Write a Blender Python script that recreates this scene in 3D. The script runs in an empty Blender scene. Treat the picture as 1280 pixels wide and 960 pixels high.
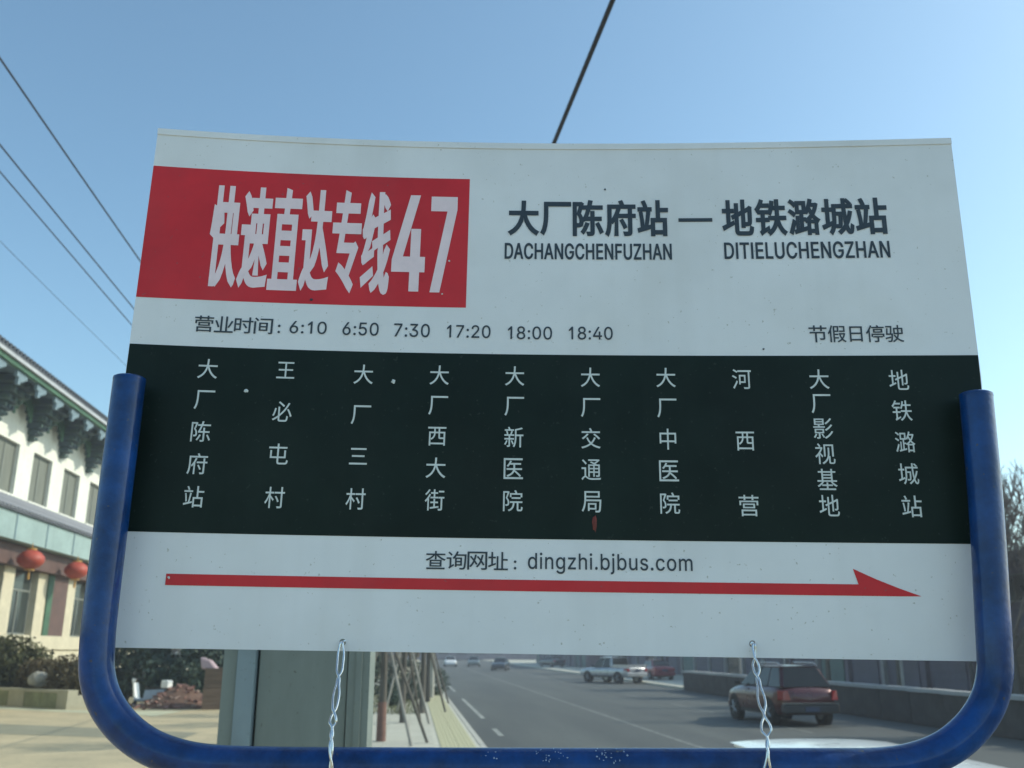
import bpy, bmesh, math, random
import numpy as np
from mathutils import Vector, Matrix
R = math.radians
random.seed(7)
SC = bpy.context.scene
COL = SC.collection

# ------------------------------------------------------------------ camera
CAM_H = 2.1
HEAD = math.atan(0.1032)          # the camera looks 5.9 degrees to the right of the road
PITCH = 0.27835
cam_d = bpy.data.cameras.new('camera')
cam = bpy.data.objects.new('camera', cam_d)
COL.objects.link(cam)
cam_d.sensor_width = 36.0
cam_d.lens = 36.0 * 1165.26 / 1280.0
cam_d.clip_start = 0.05
cam_d.clip_end = 3000
cam_d.dof.use_dof = True
cam_d.dof.focus_distance = 0.90
cam_d.dof.aperture_fstop = 13.0
cam.matrix_world = (Matrix.Translation((0, 0, CAM_H)) @ Matrix.Rotation(-HEAD, 4, 'Z')
                    @ Matrix.Rotation(math.pi / 2 + PITCH, 4, 'X') @ Matrix.Rotation(0.00205, 4, 'Z'))
SC.camera = cam

# ------------------------------------------------------------------ sky, sun, exposure
SUN_AZ, SUN_EL = R(85), R(36)     # clockwise from +Y (down the road), above the horizon
W = bpy.data.worlds.new('World')
SC.world = W
W.use_nodes = True
nt = W.node_tree
nt.nodes.clear()
sky = nt.nodes.new('ShaderNodeTexSky')
sky.sky_type = 'NISHITA'
sky.sun_disc = False
sky.sun_elevation = SUN_EL
sky.sun_rotation = SUN_AZ
sky.altitude = 30
sky.air_density = 1.0
sky.dust_density = 1.3
sky.ozone_density = 1.5
bg = nt.nodes.new('ShaderNodeBackground')
bg.inputs['Strength'].default_value = 0.15
wo = nt.nodes.new('ShaderNodeOutputWorld')
tint = nt.nodes.new('ShaderNodeMix')      # the phone's cool white balance, the same over the whole sky
tint.data_type = 'RGBA'; tint.blend_type = 'MULTIPLY'; tint.inputs[0].default_value = 1.0
nt.links.new(sky.outputs[0], tint.inputs[6])
tint.inputs[7].default_value = (0.90, 1.08, 1.01, 1)
nt.links.new(tint.outputs[2], bg.inputs[0])
nt.links.new(bg.outputs[0], wo.inputs[0])
sd = bpy.data.lights.new('sun', 'SUN')
sd.energy = 2.7
sd.angle = R(0.5)
sd.color = (1.0, 0.95, 0.80)
sun = bpy.data.objects.new('sun', sd)
COL.objects.link(sun)
sv = Vector((math.sin(SUN_AZ) * math.cos(SUN_EL), math.cos(SUN_AZ) * math.cos(SUN_EL), math.sin(SUN_EL)))
sun.rotation_euler = sv.to_track_quat('Z', 'Y').to_euler()
sun.location = (20, 10, 30)
SC.view_settings.view_transform = 'Standard'
SC.view_settings.look = 'None'
SC.view_settings.exposure = 0.47
SC.view_settings.gamma = 1.0

# ------------------------------------------------------------------ materials
def mat(name, col, rough=0.6, metal=0.0, var=0.0, scale=4.0, col2=None, bump=0.0, bscale=None, spec=0.5,
        trans=0.0, coat=0.0, stretch=(1, 1, 1)):
    m = bpy.data.materials.new(name)
    m.use_nodes = True
    n, l = m.node_tree.nodes, m.node_tree.links
    b = n['Principled BSDF']
    b.inputs['Base Color'].default_value = (*col, 1)
    b.inputs['Roughness'].default_value = rough
    b.inputs['Metallic'].default_value = metal
    b.inputs['Specular IOR Level'].default_value = spec
    b.inputs['Transmission Weight'].default_value = trans
    b.inputs['Coat Weight'].default_value = coat
    tc = n.new('ShaderNodeTexCoord')
    mp = n.new('ShaderNodeMapping')
    mp.inputs['Scale'].default_value = stretch
    l.new(tc.outputs['Object'], mp.inputs['Vector'])
    if var or col2:
        nz = n.new('ShaderNodeTexNoise')
        nz.inputs['Scale'].default_value = scale
        nz.inputs['Detail'].default_value = 7
        nz.inputs['Roughness'].default_value = 0.65
        l.new(mp.outputs[0], nz.inputs['Vector'])
        r = n.new('ShaderNodeValToRGB')
        c2 = col2 or tuple(c * (1 - var) for c in col)
        r.color_ramp.elements[0].position = 0.34
        r.color_ramp.elements[0].color = (*c2, 1)
        r.color_ramp.elements[1].position = 0.66
        r.color_ramp.elements[1].color = (*(tuple(min(1, c * (1 + var)) for c in col)), 1)
        l.new(nz.outputs['Fac'], r.inputs[0])
        l.new(r.outputs[0], b.inputs['Base Color'])
        mr = n.new('ShaderNodeMapRange')
        mr.inputs['To Min'].default_value = max(0.02, rough - 0.08)
        mr.inputs['To Max'].default_value = min(1, rough + 0.1)
        l.new(nz.outputs['Fac'], mr.inputs['Value'])
        l.new(mr.outputs[0], b.inputs['Roughness'])
    if bump:
        nb = n.new('ShaderNodeTexNoise')
        nb.inputs['Scale'].default_value = bscale or scale * 6
        nb.inputs['Detail'].default_value = 5
        l.new(mp.outputs[0], nb.inputs['Vector'])
        bp = n.new('ShaderNodeBump')
        bp.inputs['Strength'].default_value = bump
        bp.inputs['Distance'].default_value = 0.02
        l.new(nb.outputs['Fac'], bp.inputs['Height'])
        l.new(bp.outputs[0], b.inputs['Normal'])
    return m

def weather(m, dirt, speck=.64, sp_scale=260, streak=.5, amount=.5, axis=(22, 22, 1.2)):
    """dirt streaks running down and fine specks, mixed over the base colour"""
    n, l = m.node_tree.nodes, m.node_tree.links
    b = n['Principled BSDF']
    src = b.inputs['Base Color'].links[0].from_socket
    tc = n.new('ShaderNodeTexCoord')
    def noise(sc, st, lo, hi, detail=6):
        mp = n.new('ShaderNodeMapping'); mp.inputs['Scale'].default_value = st
        l.new(tc.outputs['Object'], mp.inputs[0])
        z = n.new('ShaderNodeTexNoise'); z.inputs['Scale'].default_value = sc; z.inputs['Detail'].default_value = detail
        l.new(mp.outputs[0], z.inputs[0])
        r = n.new('ShaderNodeMapRange'); r.inputs['From Min'].default_value = lo; r.inputs['From Max'].default_value = hi
        l.new(z.outputs[0], r.inputs[0])
        return r.outputs[0]
    a = noise(1.0, axis, streak, streak + .25)
    s = noise(sp_scale, (1, 1, 1), speck, speck + .03, 3)
    p = noise(7, (1, 1, 1), .48, .75)
    mx = n.new('ShaderNodeMath'); mx.operation = 'MULTIPLY_ADD'; mx.inputs[1].default_value = .55
    l.new(a, mx.inputs[0]); l.new(p, mx.inputs[2])
    mm = n.new('ShaderNodeMath'); mm.operation = 'MULTIPLY'; mm.inputs[1].default_value = amount * .55; mm.use_clamp = True
    l.new(mx.outputs[0], mm.inputs[0])
    ad = n.new('ShaderNodeMath'); ad.operation = 'MAXIMUM'
    ms = n.new('ShaderNodeMath'); ms.operation = 'MULTIPLY'; ms.inputs[1].default_value = min(1, amount * 1.7)
    l.new(s, ms.inputs[0]); l.new(mm.outputs[0], ad.inputs[0]); l.new(ms.outputs[0], ad.inputs[1])
    mix = n.new('ShaderNodeMix'); mix.data_type = 'RGBA'
    l.new(ad.outputs[0], mix.inputs[0]); l.new(src, mix.inputs[6]); mix.inputs[7].default_value = (*dirt, 1)
    l.new(mix.outputs[2], b.inputs['Base Color'])
    return m

M = {}
M['white_print'] = mat('white_print', (0.79, 0.81, 0.84), 0.34, var=0.035, scale=5, spec=0.4)
weather(M['white_print'], (0.42, 0.42, 0.38), amount=.42, speck=.70)
M['red_print'] = weather(mat('red_print', (0.60, 0.026, 0.036), 0.42, var=0.12, scale=9, spec=.25), (0.30, .10, .10), amount=.35, speck=.70)
M['band_print'] = mat('band_print', (0.0068, 0.0160, 0.0135), 0.5, var=0.25, scale=9, spec=0.15)
weather(M['band_print'], (0.05, .065, .06), amount=.22, speck=.68)
for k_ in ('white_print', 'red_print', 'band_print'):
    m_ = M[k_]; b_ = m_.node_tree.nodes['Principled BSDF']
    b_.inputs['Coat Weight'].default_value = .18 if k_ != 'band_print' else .08
    b_.inputs['Coat Roughness'].default_value = .3
    tc_ = m_.node_tree.nodes.new('ShaderNodeTexCoord'); nz_ = m_.node_tree.nodes.new('ShaderNodeTexNoise'); nz_.inputs['Scale'].default_value = 5.5; nz_.inputs['Detail'].default_value = 2
    bp_ = m_.node_tree.nodes.new('ShaderNodeBump'); bp_.inputs['Strength'].default_value = .5; bp_.inputs['Distance'].default_value = .006
    m_.node_tree.links.new(tc_.outputs['Object'], nz_.inputs[0]); m_.node_tree.links.new(nz_.outputs[0], bp_.inputs['Height']); m_.node_tree.links.new(bp_.outputs[0], b_.inputs['Normal']); m_.node_tree.links.new(bp_.outputs[0], b_.inputs['Coat Normal'])
M['ink'] = mat('ink', (0.030, 0.045, 0.062), 0.45, var=0.15, scale=60)
M['letter_white'] = mat('letter_white', (0.62, 0.68, 0.68), 0.4, var=0.08, scale=80)
M['letter_pink'] = mat('letter_pink', (0.86, 0.70, 0.74), 0.4, var=0.05, scale=40)
M['alu'] = mat('alu', (0.45, 0.47, 0.48), 0.4, 0.9, var=0.1, scale=30)
M['blue_paint'] = weather(mat('blue_paint', (0.002, 0.040, 0.170), 0.38, var=0.5, scale=20, bump=0.10, bscale=160, coat=0.55, spec=.15), (0.06, .065, .08), amount=.5, speck=.70, sp_scale=150, streak=.56, axis=(60, 60, 14))
M['blue_paint'].node_tree.nodes['Principled BSDF'].inputs['Coat Roughness'].default_value = 0.09
M['blue_chip'] = mat('blue_chip', (0.25, 0.27, 0.30), 0.5)
M['wire'] = mat('wire', (0.72, 0.73, 0.74), 0.22, 1.0, var=0.08, scale=200)
M['pylon'] = mat('pylon', (0.195, 0.230, 0.215), 0.5, var=0.16, scale=3, bump=0.08, stretch=(1, 1, .25))
M['pylon_blue'] = mat('pylon_blue', (0.20, 0.26, 0.29), 0.45, var=0.12, scale=4, stretch=(1, 1, .25))
weather(M['pylon'], (.09, .10, .08), amount=.55, speck=.70, sp_scale=90, axis=(9, 9, .5))
weather(M['pylon_blue'], (.11, .13, .12), amount=.5, speck=.70, sp_scale=90, axis=(9, 9, .5))
M['black'] = mat('black', (0.012, 0.012, 0.014), 0.6)
M['rubber'] = mat('rubber', (0.018, 0.018, 0.018), 0.75, var=0.2, scale=20)
M['cable'] = mat('cable', (0.014, 0.018, 0.03), 0.55)
M['concrete_pole'] = mat('concrete_pole', (0.30, 0.29, 0.27), 0.8, var=0.15, scale=3, bump=0.2)
M['ground'] = mat('ground', (0.52, 0.43, 0.265), 0.85, scale=0.7, col2=(0.38, 0.325, 0.205), bump=0.25, bscale=14)
M['terrain'] = mat('terrain', (0.15, 0.135, 0.095), 0.9, var=0.25, scale=0.05)
M['asphalt'] = mat('asphalt', (0.090, 0.100, 0.093), 0.85, scale=0.5, col2=(0.060, 0.067, 0.064), bump=0.35, bscale=60, stretch=(1, .12, 1))
weather(M['ground'], (.20, .17, .12), amount=.5, sp_scale=9, speck=.66, axis=(.5, .12, 1))
weather(M['asphalt'], (.035, .037, .037), amount=.55, sp_scale=5, speck=.69, streak=.52, axis=(1.6, .05, 1))
M['kerb'] = mat('kerb', (0.42, 0.41, 0.36), 0.8, var=0.12, scale=3, bump=0.2)
M['tactile'] = mat('tactile', (0.47, 0.45, 0.28), 0.8, var=0.12, scale=5, bump=0.2)
M['slab'] = mat('slab', (0.46, 0.45, 0.37), 0.8, var=0.14, scale=2.5, bump=0.15)
M['paint_line'] = mat('paint_line', (0.20, 0.21, 0.19), 0.8, col2=(0.105, 0.112, 0.105), scale=3)
M['paint_fresh'] = mat('paint_fresh', (0.36, 0.37, 0.33), 0.7, col2=(0.17, 0.18, 0.165), scale=3)
M['pale_strip'] = mat('pale_strip', (0.47, 0.47, 0.33), 0.8, var=0.12, scale=1.2, bump=0.1)
M['dark_strip'] = mat('dark_strip', (0.245, 0.235, 0.165), 0.85, var=0.12, scale=1.0)

# ------------------------------------------------------------------ helpers
def tag(o, label=None, cat=None, group=None, kind=None):
    if label: o['label'] = label
    if cat: o['category'] = cat
    if group: o['group'] = group
    if kind: o['kind'] = kind
    return o

def thing(name, label, cat, loc=(0, 0, 0), rz=0.0, group=None):
    o = bpy.data.objects.new(name, None)
    o.empty_display_size = 0.2
    COL.objects.link(o)
    o.location = loc
    o.rotation_euler = (0, 0, rz)
    return tag(o, label, cat, group)

def link(name, me, parent=None):
    o = bpy.data.objects.new(name, me)
    COL.objects.link(o)
    if parent: o.parent = parent
    return o

def copy_tree(o, parent=None):
    c = o.copy()
    COL.objects.link(c)
    c.parent = parent
    for ch in list(o.children):
        copy_tree(ch, c)
    return c

class MB:
    """collects boxes, tubes, lofts; build() links them as one mesh object"""
    def __init__(s): s.v = []; s.f = []; s.mi = []
    def add(s, vs, fs, mi=0):
        k = len(s.v)
        s.v += [tuple(p) for p in vs]
        s.f += [tuple(i + k for i in f) for f in fs]
        s.mi += [mi] * len(fs)
    def box(s, x0, x1, y0, y1, z0, z1, mi=0, mtx=None):
        vs = [Vector(p) for p in ((x0, y0, z0), (x1, y0, z0), (x1, y1, z0), (x0, y1, z0),
                                  (x0, y0, z1), (x1, y0, z1), (x1, y1, z1), (x0, y1, z1))]
        if mtx: vs = [mtx @ p for p in vs]
        s.add(vs, [(0, 3, 2, 1), (4, 5, 6, 7), (0, 1, 5, 4), (1, 2, 6, 5), (2, 3, 7, 6), (3, 0, 4, 7)], mi)
        return s
    def hexa(s, b, t, mi=0):      # 4 bottom + 4 top points, both counter-clockwise from above
        s.add(list(b) + list(t), [(0, 3, 2, 1), (4, 5, 6, 7), (0, 1, 5, 4), (1, 2, 6, 5), (2, 3, 7, 6), (3, 0, 4, 7)], mi)
        return s
    def tube(s, pts, rad, n=8, caps=True, mi=0):
        pts = [Vector(p) for p in pts]
        if not hasattr(rad, '__len__'): rad = [rad] * len(pts)
        rings = []
        ref = None
        for i, p in enumerate(pts):
            d = (pts[min(i + 1, len(pts) - 1)] - pts[max(i - 1, 0)]).normalized()
            if ref is None:
                ref = Vector((0, 0, 1)) if abs(d.z) < 0.9 else Vector((1, 0, 0))
            a = (ref - d * ref.dot(d)).normalized()
            ref = a
            b = d.cross(a)
            rings.append([p + (a * math.cos(2 * math.pi * k / n) + b * math.sin(2 * math.pi * k / n)) * rad[i] for k in range(n)])
        vs = [q for r in rings for q in r]
        fs = []
        for i in range(len(pts) - 1):
            for k in range(n):
                fs.append((i * n + k, i * n + (k + 1) % n, (i + 1) * n + (k + 1) % n, (i + 1) * n + k))
        if caps:
            fs.append(tuple(range(n - 1, -1, -1)))
            fs.append(tuple((len(pts) - 1) * n + k for k in range(n)))
        s.add(vs, fs, mi)
        return s
    def lathe(s, prof, n=16, mtx=None, mi=0):      # prof = (radius, z)
        vs = []
        for r, z in prof:
            for k in range(n):
                a = 2 * math.pi * k / n
                vs.append(Vector((r * math.cos(a), r * math.sin(a), z)))
        if mtx: vs = [mtx @ p for p in vs]
        fs = []
        for i in range(len(prof) - 1):
            for k in range(n):
                fs.append((i * n + k, i * n + (k + 1) % n, (i + 1) * n + (k + 1) % n, (i + 1) * n + k))
        fs.append(tuple(range(n - 1, -1, -1)))
        fs.append(tuple((len(prof) - 1) * n + k for k in range(n)))
        s.add(vs, fs, mi)
        return s
    def mesh(s, name, mats, smooth=None):
        me = bpy.data.meshes.new(name)
        me.from_pydata(s.v, [], s.f)
        if not isinstance(mats, (list, tuple)): mats = [mats]
        for m in mats: me.materials.append(m)
        if len(mats) > 1: me.polygons.foreach_set('material_index', s.mi)
        if smooth is not None:
            me.polygons.foreach_set('use_smooth', [True] * len(me.polygons))
            me.set_sharp_from_angle(angle=R(smooth))
        me.update()
        return me
    def build(s, name, mats, parent=None, smooth=None):
        return link(name, s.mesh(name, mats, smooth), parent)

def structure(name, mb, m, smooth=None):
    return tag(mb.build(name, m, None, smooth), kind='structure')

# ------------------------------------------------------------------ ground, road, kerbs
T = MB(); T.add([(-900, -300, -0.2), (900, -300, -0.2), (900, 1500, -0.2), (-900, 1500, -0.2)], [(0, 1, 2, 3)])
structure('terrain', T, M['terrain'])
T = MB(); T.box(-60, 1.62, -60, 400, -0.196, 0)
structure('plaza_ground', T, M['ground'])
T = MB(); T.add([(1.62, -60, -0.13), (16.2, -60, -0.13), (16.2, 400, -0.13), (1.62, 400, -0.13)], [(0, 1, 2, 3)])
road = structure('road', T, M['asphalt'])
T = MB(); T.box(16.2, 60, -60, 400, -0.196, 0.0)
structure('far_pavement', T, M['slab'])

def sheet(x0, x1, y0, y1, z): return MB().add([(x0, y0, z), (x1, y0, z), (x1, y1, z), (x0, y1, z)], [(0, 1, 2, 3)])
lines = MB(); edge = MB()
def dash(mb, x, y0, y1, w=0.13):
    mb.add([(x - w / 2, y0, -0.126), (x + w / 2, y0, -0.126), (x + w / 2, y1, -0.126), (x - w / 2, y1, -0.126)], [(0, 1, 2, 3)])
for y0, y1 in ((-16, -12), (-4, 0), (8, 12), (19, 21.5), (26.8, 29.2), (33.5, 47), (55, 64), (75, 84), (95, 104)):
    dash(edge, 2.5, y0, y1, .15)
for y in range(-20, 300, 9):
    dash(lines, 11.35, y + 2, y + 8)
dash(lines, 6.95, -60, 300, 0.14)
tag(edge.build('lane_marking', M['paint_fresh']), kind='structure')
lane_marks = lines.build('lane_marking', M['paint_line'])
tag(lane_marks, kind='structure')

# kerb stones along the near side: each a piece of the road
km = MB()
km.hexa([(0.0, 0.008, -0.19), (0.15, 0.008, -0.19), (0.15, 0.992, -0.19), (0, 0.992, -0.19)],
        [(0.0, 0.008, 0.012), (0.13, 0.008, 0.012), (0.13, 0.992, 0.012), (0, 0.992, 0.012)])
kme = km.mesh('kerb_stone', M['kerb'])
for i in range(-3, 75):
    o = link('kerb_stone', kme, road)
    o.location = (1.625, i + random.uniform(-.002, .002), random.uniform(-0.004, 0.004))
T = MB(); T.box(1.625, 1.76, 72.02, 400, -0.19, 0.012)
structure('kerb_far', T, M['kerb'])

# pale slabs by the kerb and the yellow tactile strip
pv = MB(); pv.box(-2.4, 1.62, 14, 75, -0.05, 0.003)
walk = structure('pavement', pv, M['slab'])
sm = MB(); sm.box(0.006, 0.594, 0.006, 0.594, -0.03, 0.012)
sme = sm.mesh('paving_slab', M['slab'])
for r_ in range(24):
    for c_ in range(5):
        o = link('paving_slab', sme, walk)
        o.location = (-2.4 + c_ * 0.6, 19 + r_ * 0.6, random.uniform(-.003, .003))
tm = MB(); tm.box(0.004, 0.396, 0.004, 0.396, -0.03, 0.014)
for a in range(4): tm.box(0.03 + a * .095, 0.075 + a * .095, 0.03, 0.37, 0.014, 0.019)
tme = tm.mesh('tactile_tile', M['tactile'])
for r_ in range(80):
    for c_ in range(2):
        o = link('tactile_tile', tme, walk)
        o.location = (0.72 + c_ * 0.4, 18.6 + r_ * 0.4, 0.0)
T = MB(); T.add([(-19.5, 40.6, 0.006), (-16.5, 38.8, 0.006), (-8.3, 33.4, 0.006), (-8.0, 36.0, 0.006), (-12.5, 37.0, 0.006), (-19.5, 42.6, 0.006)], [(0, 1, 2, 3, 4, 5)])
structure('pale_paving', T, M['pale_strip'])
T = MB(); T.add([(-20, 33.4, 0.005), (-12.5, 27.6, 0.005), (-5.5, 24.8, 0.005), (-5.5, 26.8, 0.005), (-12.3, 30.6, 0.005), (-20, 37.4, 0.005)], [(0, 1, 2, 3, 4, 5)])
structure('dark_paving', T, M['dark_strip'])  # flat sheet that gives the plaza ground a darker band

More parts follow.
